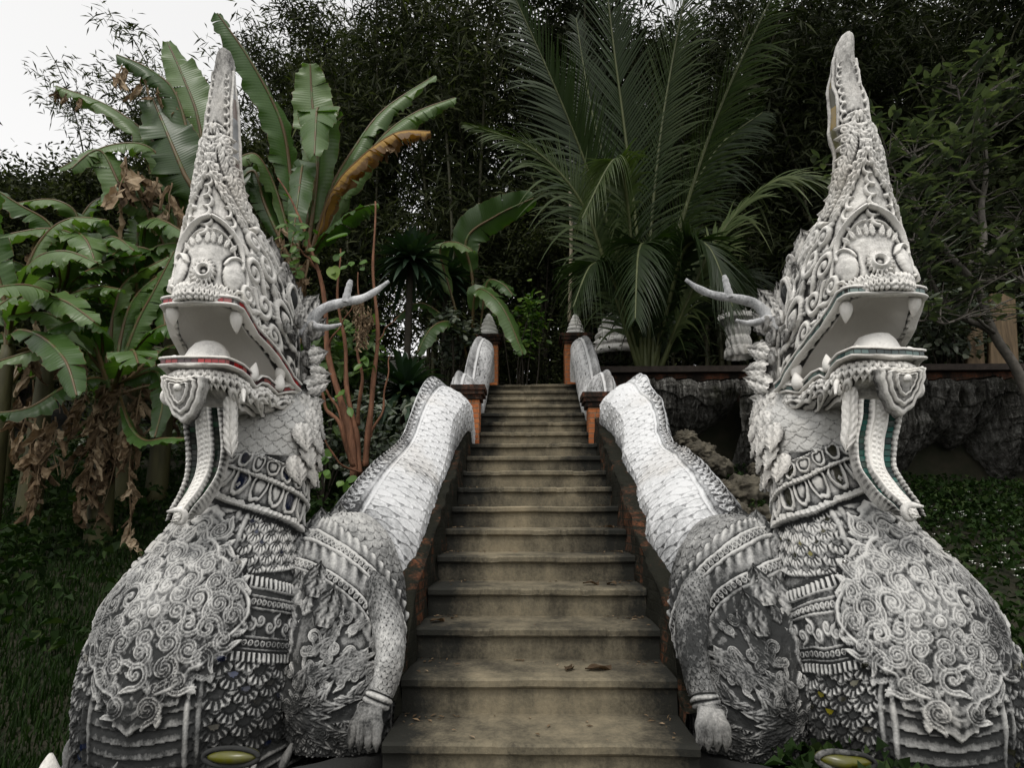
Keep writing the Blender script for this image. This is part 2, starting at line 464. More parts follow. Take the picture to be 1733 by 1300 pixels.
            if tiles is not None:
                c = (d < .36) & (jit < tiles)
                core = np.where(ins, np.where(c, .02+.96*((jit*7.31) % 1), 0), core)
        s.H = np.where(mask, np.maximum(s.H*0+out, 0), s.H)
        if tiles is not None: s.core = np.where(mask, core, getattr(s, 'core', s.H*0))
        return out
    def relief(s, amp, bl=6):
        """how far each point stands out of its surroundings, 0..1"""
        H = s.H
        def box(a, ax):
            p = np.pad(a, [(bl, bl) if i == ax else (0, 0) for i in (0, 1)], mode='edge')
            c = np.cumsum(p, ax); c = np.insert(c, 0, 0, ax)
            return (np.take(c, range(2*bl+1, c.shape[ax]), ax)-np.take(c, range(0, c.shape[ax]-2*bl-1), ax))/(2*bl+1)
        B = box(box(H, 0), 1)
        return np.clip(.52+(H-B)/amp, 0, 1)
    def emit(s, mb, amp=.012, bias=0.0, rough=.003, flip=False):
        uu, vv = s.phi[None, :]*np.mean(s.r)+0*s.v[:, None], s.v[:, None]+0*s.phi[None, :]
        H = s.H+rough*(fbm(uu*42, vv*42, 9)-.5)*2+rough*1.3*(fbm(uu*13, vv*13, 5)-.5)*2
        Q = s.P+s.N*H[..., None]
        mb.grid(Q if not flip else Q[:, ::-1], s.closed, relief=np.clip((s.relief(amp)+bias) if not flip else (s.relief(amp)+bias)[:, ::-1], -.3, 1.2))

def trunk_grid(rows, nv, phis, vrow=None):
    """rows: (cx,cy,cz, fwd_radius, back_radius, side_radius, kz) ; phi=0 faces -Y, +90 faces +X"""
    K = crom(rows, nv)
    c, s_ = np.cos(phis), np.sin(phis)
    ry = np.where(c[None] > 0, K[:, 3:4], K[:, 4:5])
    X = K[:, 0:1]+K[:, 5:6]*s_[None]; Y = K[:, 1:2]-ry*c[None]; Z = K[:, 2:3]+0*X
    return np.stack([X, Y, Z], -1), K

# ------------------------------------------------------------------ 3-D bits
UPV0 = np.array([0, 0, 1.0])
def petal3(mb, o, d, n, L, W, th=.02, curl=.3, ribs=4, **at):
    """a thick pointed leaf: root o, direction d, face normal n"""
    o, d, n = [np.asarray(a, float) for a in (o, d, n)]
    d = d/np.linalg.norm(d); n = n-d*(n@d); n /= np.linalg.norm(n); b = np.cross(d, n)
    nu, nv = 11, 16
    a = np.linspace(0, 1, nv)[:, None]; t = np.linspace(-1, 1, nu)[None]
    wid = W*.5*(np.sin(np.pi*np.clip(a*.86+.14, 0, 1))**.7)*(1+.045*np.cos(a*ribs*2*np.pi))*(1-a**6)
    h = th*(1-.75*t**2)*(1-.5*a)-th*.45*np.exp(-(t/.16)**2)+.22*th*np.cos((a+np.abs(t)*.5)*ribs*2*np.pi)
    top = o+d*(a*L)[..., None]+b*(wid*t)[..., None]+n*(h+curl*L*a**2)[..., None]
    bot = o+d*(a*L)[..., None]+b*(wid*t)[..., None]+n*(-th*.35*(1-t**2)+curl*L*a**2)[..., None]
    rel = np.clip(.30+h/th*.75, 0, 1)
    mb.grid(top[:, ::-1], relief=at.get('rel', 0)+rel[:, ::-1]); mb.grid(bot, relief=.3)

def curl3(mb, c, ex, ey, r, th, turns=1.2, d=1, ang=0, rel=.8, tail=0):
    """a spiral tube lying in the plane ex,ey"""
    ex, ey = np.asarray(ex, float), np.asarray(ey, float)
    t = np.linspace(0, 1, 30); a = ang+d*2*np.pi*turns*(1-t); rr = r*(.12+.88*t)
    pts = np.asarray(c)+ex*(rr*np.cos(a))[:, None]+ey*(rr*np.sin(a))[:, None]
    if tail:
        tg = (-ex*math.sin(ang)+ey*math.cos(ang))*-d
        pts = np.concatenate([pts, pts[-1]+tg*np.linspace(.15, 1, 8)[:, None]*tail])
    w = th*np.concatenate([np.linspace(1.3, .9, 10), np.full(len(pts)-18, .95), np.linspace(.95, .35, 8)])
    mb.tube(pts, w, 7, relief=rel)

def cone_tooth(mb, p, d, L, r, bend=(0, 0, 0)):
    p, d = np.asarray(p, float), np.asarray(d, float); d = d/np.linalg.norm(d)
    t = np.linspace(0, 1, 9)
    mb.tube(p+d*(t*L)[:, None]+np.asarray(bend)*(t**2)[:, None], r*np.array([.72, .92, 1, .98, .9, .75, .55, .32, .06]), 10, relief=1.0)

# ================================================================== the serpent (left one; +X is its inner side)
NX = -1.6
naga = thing('naga_statue', 'white stucco serpent with red lip mosaic, at the left of the stairs', 'statue', (NX, 3.2, 0), 'serpent statues flanking the stairs')
naga['_loc'] = 0; del naga['_loc']
ROOT = np.array([NX, 3.2, 0.0])
def part(name, mb, mat, parent=naga, smooth=True):
    """link under the statue; vertices are world coordinates, so shift to the statue's base"""
    for i in range(len(mb.v)): mb.v[i] = mb.v[i]-ROOT
    return mb.build(name, M[mat], parent, smooth)

# --- chest and neck ------------------------------------------------------------
rows = []
for py, L, R, Y, fw, bk in [(1300, 152, 500, 3.13, .98, .9), (1250, 145, 505, 3.09, .98, .9), (1200, 143, 508, 3.06, .98, .9), (1150, 146, 510, 3.05, .97, .9),
                       (1100, 155, 511, 3.06, .95, .9), (1050, 172, 510, 3.09, .93, .9), (1000, 197, 506, 3.13, .92, .9), (950, 236, 500, 3.19, .90, .95),
                       (905, 276, 500, 3.27, .92, 1.0), (870, 305, 505, 3.33, .95, 1.0), (835, 335, 514, 3.36, 1, 1.0), (800, 356, 521, 3.38, 1, 1.0), (760, 370, 529, 3.385, 1, 1),
                       (720, 384, 534, 3.40, 1, 1), (685, 398, 533, 3.45, .9, 1), (645, 425, 528, 3.50, .7, 1), (600, 440, 520, 3.52, .6, 1)]:
    a, b = PX(L, py, Y), PX(R, py, Y); hw = (b[0]-a[0])/2; k_ = .90     # an off-axis round body looks wider than it is
    rows.append((a[0]+hw+.012, Y, a[2], hw*fw*k_, hw*bk*k_, hw*k_))
rows = [np.array(r) for r in rows]
rows.insert(0, rows[0]+np.array([0, 0, -.16, .02, .02, .02]))
PYS = [1345, 1300, 1250, 1200, 1150, 1100, 1050, 1000, 950, 905, 870, 835, 800, 760, 720, 685, 645, 600]
NV = 470
phis = np.concatenate([np.linspace(-180, -100, 60, endpoint=False), np.linspace(-100, 135, 520, endpoint=False), np.linspace(135, 180, 34, endpoint=False)])
phis = np.radians(phis)
P_, K_ = trunk_grid(rows, NV, phis)
v_ = K_[:, 2].copy(); r_ = K_[:, 5].copy()
T = Relief(P_, phis, v_, r_, True)
ZV = lambda py: np.interp(-py, [-p for p in PYS], [r[2] for r in rows])
DG = np.degrees(phis)[None, :]+0*v_[:, None]; VV = v_[:, None]+0*phis[None, :]
zt = {k: ZV(k) for k in (1245, 1240, 1200, 1075, 1055, 1030, 985, 965, 950, 870, 862, 805, 775, 690)}
slant = .0016*np.clip(DG-20, -60, 100)                       # bands droop towards the back
def vnorm(sl=1.0): return VV+slant*sl
# ventral scutes between the two twin ridges
ven = np.abs(DG) < 27
sc_ = .052
ph = ((VV+.010*np.cos(np.radians(DG*6))) % sc_)/sc_
T.band(ven & (VV < ZV(860)), .004+.014*(1-ph)**.6*(ph > .05))
# fan scales, two fields, with mirror hearts
xs_ = phis[None, :]*.46+0*v_[:, None]
side = (np.abs(DG) >= 27)
T.fan(side & (VV < ZV(1070)-slant[:, :]*.0) & (VV > ZV(1252)), .118, .062, .020, xs_, ZV(1070)+.03, tiles=.42)
T.fan(side & (VV < ZV(868)) & (VV > ZV(965)), .118, .050, .017, xs_, ZV(868)+.02, tiles=.38)
# twin ridges
for pc in (-27, 27):
    for off in (-.024, .018):
        d = np.abs((DG-pc)*np.pi/180*r_[:, None]-off)
        T.band((d < .016) & (VV < ZV(862)), .022*np.sqrt(np.clip(1-(d/.016)**2, 0, 1)))
# jewelled belt between the scale fields
VB = vnorm()
def rail(py, w, h, sl=1.0, m=None):
    d = np.abs(VV+slant*sl-ZV(py)); mm = side & (d < w)
    T.band(mm, h*np.sqrt(np.clip(1-(d/w)**2, 0, 1)))
belt = side & (VB < ZV(958)) & (VB > ZV(1072))
T.H = np.where(belt, .008, T.H); T.core = np.where(belt, 0, T.core)
for py, w_, h_ in ((968, .007, .018), (980, .007, .018), (998, .007, .018), (1041, .007, .018), (1059, .007, .020), (1064, .005, .016)): rail(py, w_, h_)
fr = side & (VB < ZV(951)) & (VB > ZV(966))
T.band(fr, .014+.006*np.sign(np.cos(xs_*2*np.pi/.030)))
fr = side & (VB < ZV(1064)) & (VB > ZV(1078))
T.band(fr, .018+.007*np.sign(np.cos(xs_*2*np.pi/.024)))
for py, rr in ((989, .0135), (1050, .0135)):
    for a in list(np.arange(29, 132, 3.7))+list(np.arange(-100, -28, 3.7)):
        T.bead(math.radians(a), ZV(py)-.0016*max(-60, a-20), rr, .016, ring=True, base=.006); T.bead(math.radians(a), ZV(py)-.0016*max(-60, a-20), rr*.4, .012, base=.006)
for i, a in enumerate(list(np.arange(31, 132, 6.4))+list(np.arange(-100, -28, 6.4))):
    vc = ZV(1020)-.0016*max(-60, a-20)
    T.spiral(math.radians(a), vc+.012*(-1)**i, .024, ang=i*2.4, d=(-1)**i, w=.008, h=.014, base=.006, tail=.02)
    T.leaf(math.radians(a+2.6), vc-.02, .045, .03, 1.57*(-1)**i, .012, .006)
# collars on the neck: rows of arched plates and tongues
def collar(py0, py1, flare, n, ofs=0):
    z0, z1 = ZV(py0), ZV(py1)
    m = (VB < z0) & (VB > z1)
    tt = np.clip((z0-VB)/(z0-z1), 0, 1)
    x = (DG+2.2*(fbm(DG*.15, VV*9, n)-.5)*2)/360*n+ofs; tt = np.clip(tt+.10*(fbm(DG*.2, VV*7, n+3)-.5)*2, 0, 1); f = np.abs((x % 1)-.5)*2            # 0 centre .. 1 edge
    H = flare*(.45+.55*tt)
    e = (f/.86)**2+(np.clip(tt-.30, 0, 1)/.50)**2+(np.clip(.30-tt, 0, 1)/.22)**2
    arch = e < 1; rim = arch & (e > .55)
    H = H-.012+.018*rim*np.sqrt(np.clip(1-((e-.78)/.25)**2, 0, 1))+.012*(e < .30)*np.sqrt(np.clip(1-e/.30, 0, 1))*(np.floor(x) % 3 != 0)
    H = H+.014*(tt < .07)+.020*(tt > .86)*(1-.35*np.abs(np.cos(x*2*np.pi*2)))
    T.H = np.where(m, H, T.H); T.core = np.where(m & arch & ~rim & (e < .42) & (np.floor(x) % 3 == 0), .15, np.where(m, 0, T.core))
collar(803, 862, .052, 19)
collar(776, 814, .045, 22, .3)
# throat: lightly engraved scales
T.fan((VV > ZV(776)+0*DG), .085, .034, .009, phis[None, :]*.26+0*v_[:, None], ZV(600), ribs=False)
# medallion: lobed shield of scrollwork over the ventral band
mc, mv = math.radians(-1), ZV(1018)
rc = np.interp(mv, v_, r_)
du = (phis[None, :]-mc)*rc; dv = (VV-mv)*1.12
MR = .405
th = np.arctan2(dv, du*1.05); rr = np.sqrt(dv**2+(du*1.05)**2)
lobe = MR*(.78+.10*np.abs(np.cos(th*2))**3+.10*np.exp(-((np.abs(th)-np.pi/2)/.16)**2)+.10*np.exp(-(np.minimum(np.abs(th), np.abs(np.abs(th)-np.pi))/.17)**2)+.045*np.abs(np.sin(th*7)))
inm = rr < lobe
T.core = np.where(inm, 0, T.core)
T.H = np.where(inm, .018+.012*np.clip(1-rr/MR, 0, 1), T.H)
rim = np.abs(rr-lobe+.02) < .014
T.band(rim & inm, .036*np.sqrt(np.clip(1-((rr-lobe+.02)/.014)**2, 0, 1))*(.75+.5*fbm(th*5, rr*9, 3)))
rim2 = np.abs(rr-lobe+.045) < .008
T.band(rim2 & inm, .030+0*rr)
mr = random.Random(3)
MS = 1/1.12
for k in range(420):
    a, q = mr.uniform(0, 6.28), MR*.86*mr.random()**.5
    T.leaf(mc+q*math.cos(a)/1.05/rc, mv+q*math.sin(a)*MS, mr.uniform(.04, .075), mr.uniform(.025, .045), a+mr.uniform(-1.5, 1.5), .012, .018)
    if k % 3 == 0: T.bead(mc+q*math.cos(a+.2)/1.05/rc, mv+q*math.sin(a+.2)*MS, mr.uniform(.007, .011), .012, base=.022)
for r0, n, sr, a0 in ((.10, 8, .032, 0), (.165, 10, .046, .3), (.24, 15, .043, .1), (.305, 19, .038, .25)):
    for i in range(n):
        a = a0+2*np.pi*i/n; rad_ = r0*(1+.25*(abs(math.sin(a)) > .9)*(r0 > .3))+mr.uniform(-.012, .012)
        x, y = rad_*math.cos(a)/1.05, rad_*math.sin(a)*MS
        d = 1 if math.cos(a) > 0 else -1
        if i % 2: d = -d
        pc = mc+x/rc; vc = mv+y
        T.spiral(pc, vc, sr*mr.uniform(.85, 1.15), ang=a+mr.uniform(-.8, .8), turns=mr.choice([1.2, 1.4, 1.6]), d=d, w=.0125, h=.018, base=.022, tail=sr*1.1, groove=True, fringe=mr.choice([3, 4, 5]))
        if i % 3 == 0: T.spiral(pc, vc, sr*1.35, ang=a+.6, turns=.6, d=d, w=.007, h=.011, base=.020)
        T.leaf(mc+(rad_+sr*.4)*math.cos(a+.5*np.pi/n)/1.05/rc, mv+(rad_+sr*.4)*math.sin(a+.5*np.pi/n)*MS, sr*1.7, sr*.9, a+mr.uniform(-.7, .7), .016, .022)
        if mr.random() < .6: T.bead(mc+(rad_-sr)*math.cos(a+np.pi/n)/1.05/rc, mv+(rad_-sr)*math.sin(a+np.pi/n)*MS, .009, .010, base=.022)
for i in range(10): T.leaf(mc, mv, .066, .034, 2*np.pi*i/10, .013, .024)
T.bead(mc, mv, .030, .042, ring=True); T.bead(mc, mv, .020, .056)
for dv_, s_ in ((.355, 1), (-.33, -1)):                         # finial leaf at top, drop at the bottom
    T.leaf(mc, mv+dv_*.92, .13, .15, math.pi/2*s_, .018, .020, 3)
    for q in (-1, 1): T.spiral(mc+q*.075/rc, mv+dv_*.85, .04, ang=math.pi/2*s_, d=q, w=.011, h=.013, base=.022, groove=True)
# wavy cloud mouldings at the base, with horn spurs
for j, (py, amp_, ph_) in enumerate(((1252, .022, 0), (1264, .022, .2), (1279, .03, .5), (1290, .03, .6), (1306, .035, 1.0))):
    zc = ZV(py)+amp_*np.abs(np.sin(np.radians(DG)*3.5+ph_))
    d = np.abs(VV-zc)
    T.band(d < .017, (.035+.012*j)*np.sqrt(np.clip(1-(d/.017)**2, 0, 1))); T.core = np.where(VV < ZV(1250), 0, T.core)
T.H += (VV < ZV(1250))*.03*sstep(ZV(1250), ZV(1330), VV)
mb = MB()
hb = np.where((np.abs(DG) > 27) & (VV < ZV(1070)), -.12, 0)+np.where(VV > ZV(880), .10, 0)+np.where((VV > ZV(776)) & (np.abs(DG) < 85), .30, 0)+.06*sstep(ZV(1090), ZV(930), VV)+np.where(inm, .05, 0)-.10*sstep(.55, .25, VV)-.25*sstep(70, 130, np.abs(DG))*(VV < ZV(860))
T.emit(mb, .020, hb-.04-.20*sstep(.62, .24, VV))  # light falling off towards the base is painted in as a darker tone
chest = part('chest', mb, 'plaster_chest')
# mirror hearts: the tile patches lifted as glass chips just proud of the scale
mb = MB()
core = T.core; ii, jj = np.where((core[:-1, :-1] > 0) & (core[1:, 1:] > 0) & (core[:-1, 1:] > 0) & (core[1:, :-1] > 0))
Q = T.P+T.N*(T.H+.0025)[..., None]
nu = Q.shape[1]; idx = np.arange(Q.shape[0]*nu).reshape(Q.shape[:2])
F = np.stack([idx[ii, jj], idx[ii, jj+1], idx[ii+1, jj+1], idx[ii+1, jj]], -1)
used, inv = np.unique(F, return_inverse=True)
mb.add(Q.reshape(-1, 3)[used], inv.reshape(F.shape), tint=core.reshape(-1)[used])
part('scale_mirrors', mb, 'mirror_scale', chest)
# horn spurs standing on the cloud base, yellow glass at the front
mb = MB()
for a, py in ((-42, 1245), (-8, 1240), (27, 1262), (52, 1258), (74, 1252), (-70, 1245)):
    i = np.searchsorted(v_, ZV(py)); j = np.searchsorted(DG[0], a)
    p = T.P[i, j]+T.N[i, j]*.03; t = np.linspace(0, 1, 8)
    mb = MB(); mb.tube(p+np.array([0, 0, 1])*(t*.13)[:, None]-np.array([0, 0, .06])+T.N[i, j]*(.03*np.sin(t*2.2))[:, None]+np.array([.03, 0, 0])*(t**2)[:, None], .026*(1-t**1.4*.93), 9, relief=.5)
    part('spur', mb, 'plaster_chest', chest)
mb = MB()
c = PX(395, 1279, 2.50); mb.ball(c, (.100, .045, .027), 14, tint=.2)
th_ = np.linspace(0, 2*np.pi, 40)
part('yellow_glass_disc', mb, 'yellow_glass')
mb = MB(); mb.tube(np.stack([c[0]+.104*np.cos(th_), c[1]-.02+.03*np.sin(th_)*0, c[2]+.031*np.sin(th_)], 1), .009, 8, relief=.3)
part('disc_frame', mb, 'plaster_chest')

# --- head: skull, muzzle and flame crest in one tall carved shell -----------------
HY = 3.3
def lipz(f):    # upper lip height along the side
    return np.interp(f, [-.45, -.2, 0, .06, .12, .22, .30, .40, .46, .52, .62], [1.80, 1.86, 1.925, 1.945, 1.99, 2.05, 2.085, 2.12, 2.165, 2.212, 2.222])
HR = [(2.215, .15, .47, .42, .215, 1), (2.27, .15, .475, .43, .235, 1), (2.32, .15, .465, .43, .245, .95), (2.42, .17, .43, .42, .245, .7), (2.52, .24, .35, .40, .228, .42),
      (2.62, .33, .25, .28, .182, .2), (2.70, .40, .18, .215, .150, .06), (2.80, .455, .138, .155, .118, 0), (2.96, .495, .106, .115, .092, 0), (3.12, .51, .088, .095, .078, 0),
      (3.25, .53, .080, .085, .069, 0), (3.40, .55, .062, .064, .054, 0), (3.52, .57, .052, .054, .044, 0), (3.575, .58, .040, .042, .034, 0), (3.60, .583, .022, .022, .02, 0), (3.604, .583, .004, .004, .004, 0)]
NVH = 430
KH = crom(HR, NVH)
ph2 = np.radians(np.concatenate([np.linspace(-180, -110, 50, endpoint=False), np.linspace(-110, 150, 420, endpoint=False), np.linspace(150, 180, 22, endpoint=False)]))
cc, ss = np.cos(ph2)[None], np.sin(ph2)[None]
sq = lambda a, e: np.sign(a)*np.abs(a)**e
ee = np.interp(KH[:, 0], [2.2, 2.7, 2.9], [.72, .85, 1.0])[:, None]
ff = KH[:, 1:2]+np.where(cc > 0, KH[:, 2:3], KH[:, 3:4])*sq(cc, ee)
ww = KH[:, 4:5]*sq(ss, ee)*(1-.26*np.clip((ff-.05)/.55, 0, 1)*sstep(2.7, 2.4, KH[:, 0:1]))
zz = KH[:, 0:1]+KH[:, 5:6]*(lipz(ff)-2.222)
PH = np.stack([NX+ww, HY-ff, zz], -1)
vH = np.cumsum(np.concatenate([[0], np.linalg.norm(np.diff(PH[:, len(ph2)//2-40], axis=0), axis=1)]))
vH = KH[:, 0]; rH = np.maximum((KH[:, 2]+KH[:, 4])/2, .02)
Hd = Relief(PH, ph2, vH, rH, True)
D2 = np.degrees(ph2)[None]+0*vH[:, None]; V2 = vH[:, None]+0*ph2[None]
def both(fn):
    for s in (-1, 1): fn(s)
R_ = math.radians
# fringe of upright leaves above the lip
for a in np.arange(-150, 151, 5.2):
    Hd.leaf(R_(a), 2.235, .085, .05, math.pi/2, .020, .004, 3)
for a in np.arange(-147, 148, 5.2):
    Hd.leaf(R_(a), 2.225, .05, .04, math.pi/2, .026, .006, 2)
# nose: ringed boss, two flat cheek shells with curled rims, an arched brow leaf above
NP = R_(7)
for i in range(16): Hd.leaf(NP, 2.362, .078, .028, i*np.pi/8, .026, .010, 2)
Hd.bead(NP, 2.362, .046, .050, ring=True); Hd.bead(NP, 2.362, .024, .03)
def cheek(s):
    pc = NP+R_(s*31)
    Hd.stroke(pc, 2.385, [(s*.075*math.cos(t), .085*math.sin(t)) for t in np.linspace(-1.2, 2.6, 34)], .012, .036)
    q = Hd.sub(pc, 2.385, .09)
    if q is not None:
        sl, du, dv = q; d = np.sqrt((du/.072)**2+(dv/.082)**2); Hd.put(sl, np.where(d < 1, .010+.022*np.sqrt(np.clip(1-d**2, 0, 1))**.7, 0))
    Hd.spiral(pc+R_(s*13), 2.332, .040, ang=.6, d=s, turns=1.5, w=.012, h=.032, base=.012)
    for k in range(6): Hd.leaf(pc+R_(s*9), 2.39, .12, .045, R_(90)-s*R_(-10+26*k), .018, .002, 3)
both(cheek)
t = np.linspace(0, 1, 34)
def brow(s):
    Hd.stroke(NP+R_(s*2), 2.43, np.stack([s*.205*np.sin(np.pi*t*.55), .20*np.cos(np.pi*t*.5)+.035*(1-t)**3], 1), .014, .040)
    Hd.stroke(NP+R_(s*2), 2.43, np.stack([s*.175*np.sin(np.pi*t*.5), .17*np.cos(np.pi*t*.5)], 1), .006, .016)
    for k in range(5): Hd.leaf(NP+R_(s*(3+k*7)), 2.47+.055*math.cos(k*.33), .06, .03, math.pi/2-s*.28*k, .014, .003)
both(brow)
def hook(a, z, r, s, h=.018): Hd.stroke(R_(a), z, [(s*r*(math.cos(t_)-.6), r*1.25*math.sin(t_)) for t_ in np.linspace(-1.5, 1.9, 16)], r*np.linspace(.48, .16, 16), h*.8, .002)
for row in range(8):                                            # columns of hooked curls inside the beaded rail
    z = 2.60+row*.050
    for a in (-34, 0, 34):
        if abs(a) < 66*(1-(z-2.52)/.50): hook(a+4*(row % 2), z, .021, 1 if a >= 0 else -1)
# crest: beaded diagonal rail, hooked leaves either side, smooth mirror face behind
def crest(s):
    n = 34
    for i in range(n):
        q = i/(n-1); a = 38+78*(1-q)**1.1; z = 2.60+.46*q
        if s > 0: a = 20+92*(1-q); z = 2.50+.55*q
        else: a = 20+92*(1-q); z = 2.50+.55*q
        if i % 1 == 0: Hd.bead(R_(s*a), z, .0105, .011, base=.010)
        Hd.stroke(R_(s*(a+6)), z, [(0, 0)], .011, .016); Hd.stroke(R_(s*(a-6)), z, [(0, 0)], .011, .016)
    for i in range(13):
        q = i/12; a = 14+88*(1-q); z = 2.50+.60*q
        Hd.leaf(R_(s*(a-12)), z-.05, .075, .05, R_(90)+s*.9, .026, .004, 3)
        Hd.leaf(R_(s*(a+16)), z-.01, .085, .055, R_(90)+s*.5, .028, .004, 3)
        Hd.spiral(R_(s*(a+24)), z-.03, .024, ang=1.2*s, d=s, w=.009, h=.022, base=.006, tail=.03)
    for i in range(12):                                         # rising flame hooks on the spire
        z = 2.90+i*.048
        hook(s*42, z, .022-.0009*i, s, .014-.0006*i)
    d = np.abs(D2-s*74); m = (d < 22*np.clip((3.45-V2)/.2, 0, 1)) & (V2 > 2.84) & (V2 < 3.46)
    e = np.abs(d-19*np.clip((3.47-V2)/.2, 0, 1))
    Hd.band((e < 6) & (V2 > 2.80) & (V2 < 3.48), .014*np.sqrt(np.clip(1-(e/6)**2, 0, 1)))
both(crest)
# sides of the skull: eye sockets, swirls and flame locks
def skull(s):
    for k, (a, z, r) in enumerate(((58, 2.47, .055), (76, 2.54, .06), (70, 2.38, .05), (92, 2.42, .06), (64, 2.60, .04), (88, 2.64, .045), (112, 2.50, .06), (56, 2.34, .04), (132, 2.42, .06), (104, 2.62, .05), (82, 2.31, .045), (98, 2.30, .04), (118, 2.34, .05))):
        Hd.spiral(R_(s*a), z, r, ang=k*1.7, d=s*(-1)**k, turns=1.5, w=.013, h=.026, base=.004, tail=r*.9)
        for j in range(3): Hd.leaf(R_(s*a), z, r*2.1, r*.8, k*1.1+j*2.1, .018, .002, 3)
    for k in range(9): Hd.leaf(R_(s*(60+k*11)), 2.235+.012*(k % 2), .085, .06, R_(90)-s*.5, .026, .004, 3)
both(skull)
mb = MB()
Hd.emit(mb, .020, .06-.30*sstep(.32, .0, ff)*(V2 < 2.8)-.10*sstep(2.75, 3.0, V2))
head = part('head', mb, 'plaster_head')
# mirror face of the crest
mb = MB(); ii, jj = np.where((np.abs(np.abs(D2)-74) < 15*np.clip((3.45-V2)/.2, 0, 1)) & (V2 > 2.86) & (V2 < 3.43)); ii, jj = ii[(ii < NVH-1) & (jj < len(ph2)-1)], jj[(ii < NVH-1) & (jj < len(ph2)-1)]
Q = Hd.P+Hd.N*.004; idx = np.arange(Q.shape[0]*Q.shape[1]).reshape(Q.shape[:2])
F = np.stack([idx[ii, jj], idx[ii, jj+1], idx[ii+1, jj+1], idx[ii+1, jj]], -1); used, inv = np.unique(F, return_inverse=True)
mb.add(Q.reshape(-1, 3)[used], inv.reshape(F.shape), tint=((np.floor(V2*9)*.37) % 1).reshape(-1)[used])
part('crest_mirror', mb, 'mirror_strip', head)

# palate
def lip_path(n, off=0.0, lower=False):
    """U round the mouth, outer corner -> front -> inner corner, as (f, w)"""
    a = np.linspace(-1, 1, n); 
    th = a*np.pi*.5
    L = .585
    # straight sides then rounded front
    s = np.linspace(-1, 1, n)*1.0
    sd, fr = .62, .20
    tot = sd+fr
    q = np.abs(s)*tot
    f = np.where(q > fr, .56-(q-fr)/sd*.575, .56+.035*np.cos(np.clip(q/fr, 0, 1)*np.pi/2))
    wf = np.where(q > fr, .172+(.285-.172)*np.clip((q-fr)/sd, 0, 1)**.9, 0)
    w = np.where(q > fr, wf, .172*np.sin(np.clip(q/fr, 0, 1)*np.pi/2)**.75)
    return f, np.sign(s)*(w+off)
f_, w_ = lip_path(120)
mb = MB()
tt = np.linspace(1, 0, 24)[:, None]
f0, w0 = lip_path(120, -.005)
Pz = lipz(f0)[None]+.19*(1-tt**2)*np.clip((f0[None]+.1)/.4, 0, 1)-.02*(1-tt)
mb.grid(np.stack([NX+w0[None]*tt, HY-(f0[None]*tt**.0+0*tt)-0*tt, Pz], -1), relief=.85+.3*fbm(w0[None]*6+0*tt, f0[None]*6+0*tt, 4)-.15)
part('palate', mb, 'plaster_head', head)

def lip(zf, off, parent, h=.05, tile_mat='mosaic_lip'):
    f, w = lip_path(220, 0)
    z = zf(f)
    P0 = np.stack([NX+w, HY-f, z], 1)
    T_ = np.gradient(P0, axis=0); T_ /= np.linalg.norm(T_, axis=1)[:, None]
    N_ = np.cross(T_, [0, 0, 1.0]); N_ /= np.linalg.norm(N_, axis=1)[:, None]
    if (N_[110] @ np.array([0, -1, 0])) < 0: N_ = -N_
    mb = MB()
    prof = [(-.02, -h*.5), (.008, -h*.54), (.017, -h*.46), (.019, -h*.34), (.014, -h*.24), (.007, -h*.21), (.007, h*.21), (.014, h*.24), (.019, h*.34), (.017, h*.46), (.008, h*.54), (-.02, h*.5)]
    G = np.stack([P0+N_*(a+off)+np.array([0, 0, b]) for a, b in prof])
    mb.grid(G, relief=np.array([.6, .7, .9, .9, .5, .2, .2, .5, .9, .9, .7, .6])[:, None]+0*f[None])
    o = part('lip', mb, 'plaster_head', parent)
    mb = MB(); s = np.concatenate([[0], np.cumsum(np.linalg.norm(np.diff(P0, axis=0), axis=1))])
    n = int(s[-1]/.032); e = np.linspace(0, s[-1], n+1); tr = random.Random(5)
    for i in range(n):
        a, b = e[i]+.0015, e[i+1]-.0015
        q = np.array([[np.interp(x, s, P0[:, k]) for k in range(3)] for x in (a, b)]); nn = np.array([[np.interp(x, s, N_[:, k]) for k in range(3)] for x in (a, b)])
        nn = nn*(off+.0105+tr.uniform(-.001, .001)); zz = np.array([0, 0, h*.19])
        mb.add([q[0]+nn[0]-zz, q[1]+nn[1]-zz, q[1]+nn[1]+zz, q[0]+nn[0]+zz], [[0, 1, 2, 3]], tint=tr.random())
    part('lip_mosaic', mb, tile_mat, o, False)
lip(lambda f: lipz(f)+.016, .0, head, .048)

# upper fangs
mb = MB()
for f, w, L, r in ((.50, .150, .105, .030), (.14, .235, .095, .027), (.545, -.14, .10, .03), (.14, -.235, .095, .027)):
    mb = MB(); cone_tooth(mb, (NX+w, HY-f, lipz(f)+.01), (0, .1, -1), L, r, (0, .012, 0))
    part('fang', mb, 'plaster_head', head)

# eyes with lids and a leaf brow behind
for s in (1, -1):
    e = np.array([NX+s*.205, HY-.045, 2.425])
    mb = MB(); mb.ball(e, (.055, .058, .072), 14, relief=.22)
    eye = part('eye', mb, 'plaster_chest', head)
    mb = MB()
    for k, rr in enumerate((1.08, 1.22)):
        th_ = np.linspace(0, 2*np.pi, 36)
        mb.tube(np.stack([e[0]+s*(.028-.012*k)+0*th_, e[1]+.060*rr*np.cos(th_), e[2]+.076*rr*np.sin(th_)], 1), .012, 8, relief=.6)
    part('eyelid', mb, 'plaster_head', eye)

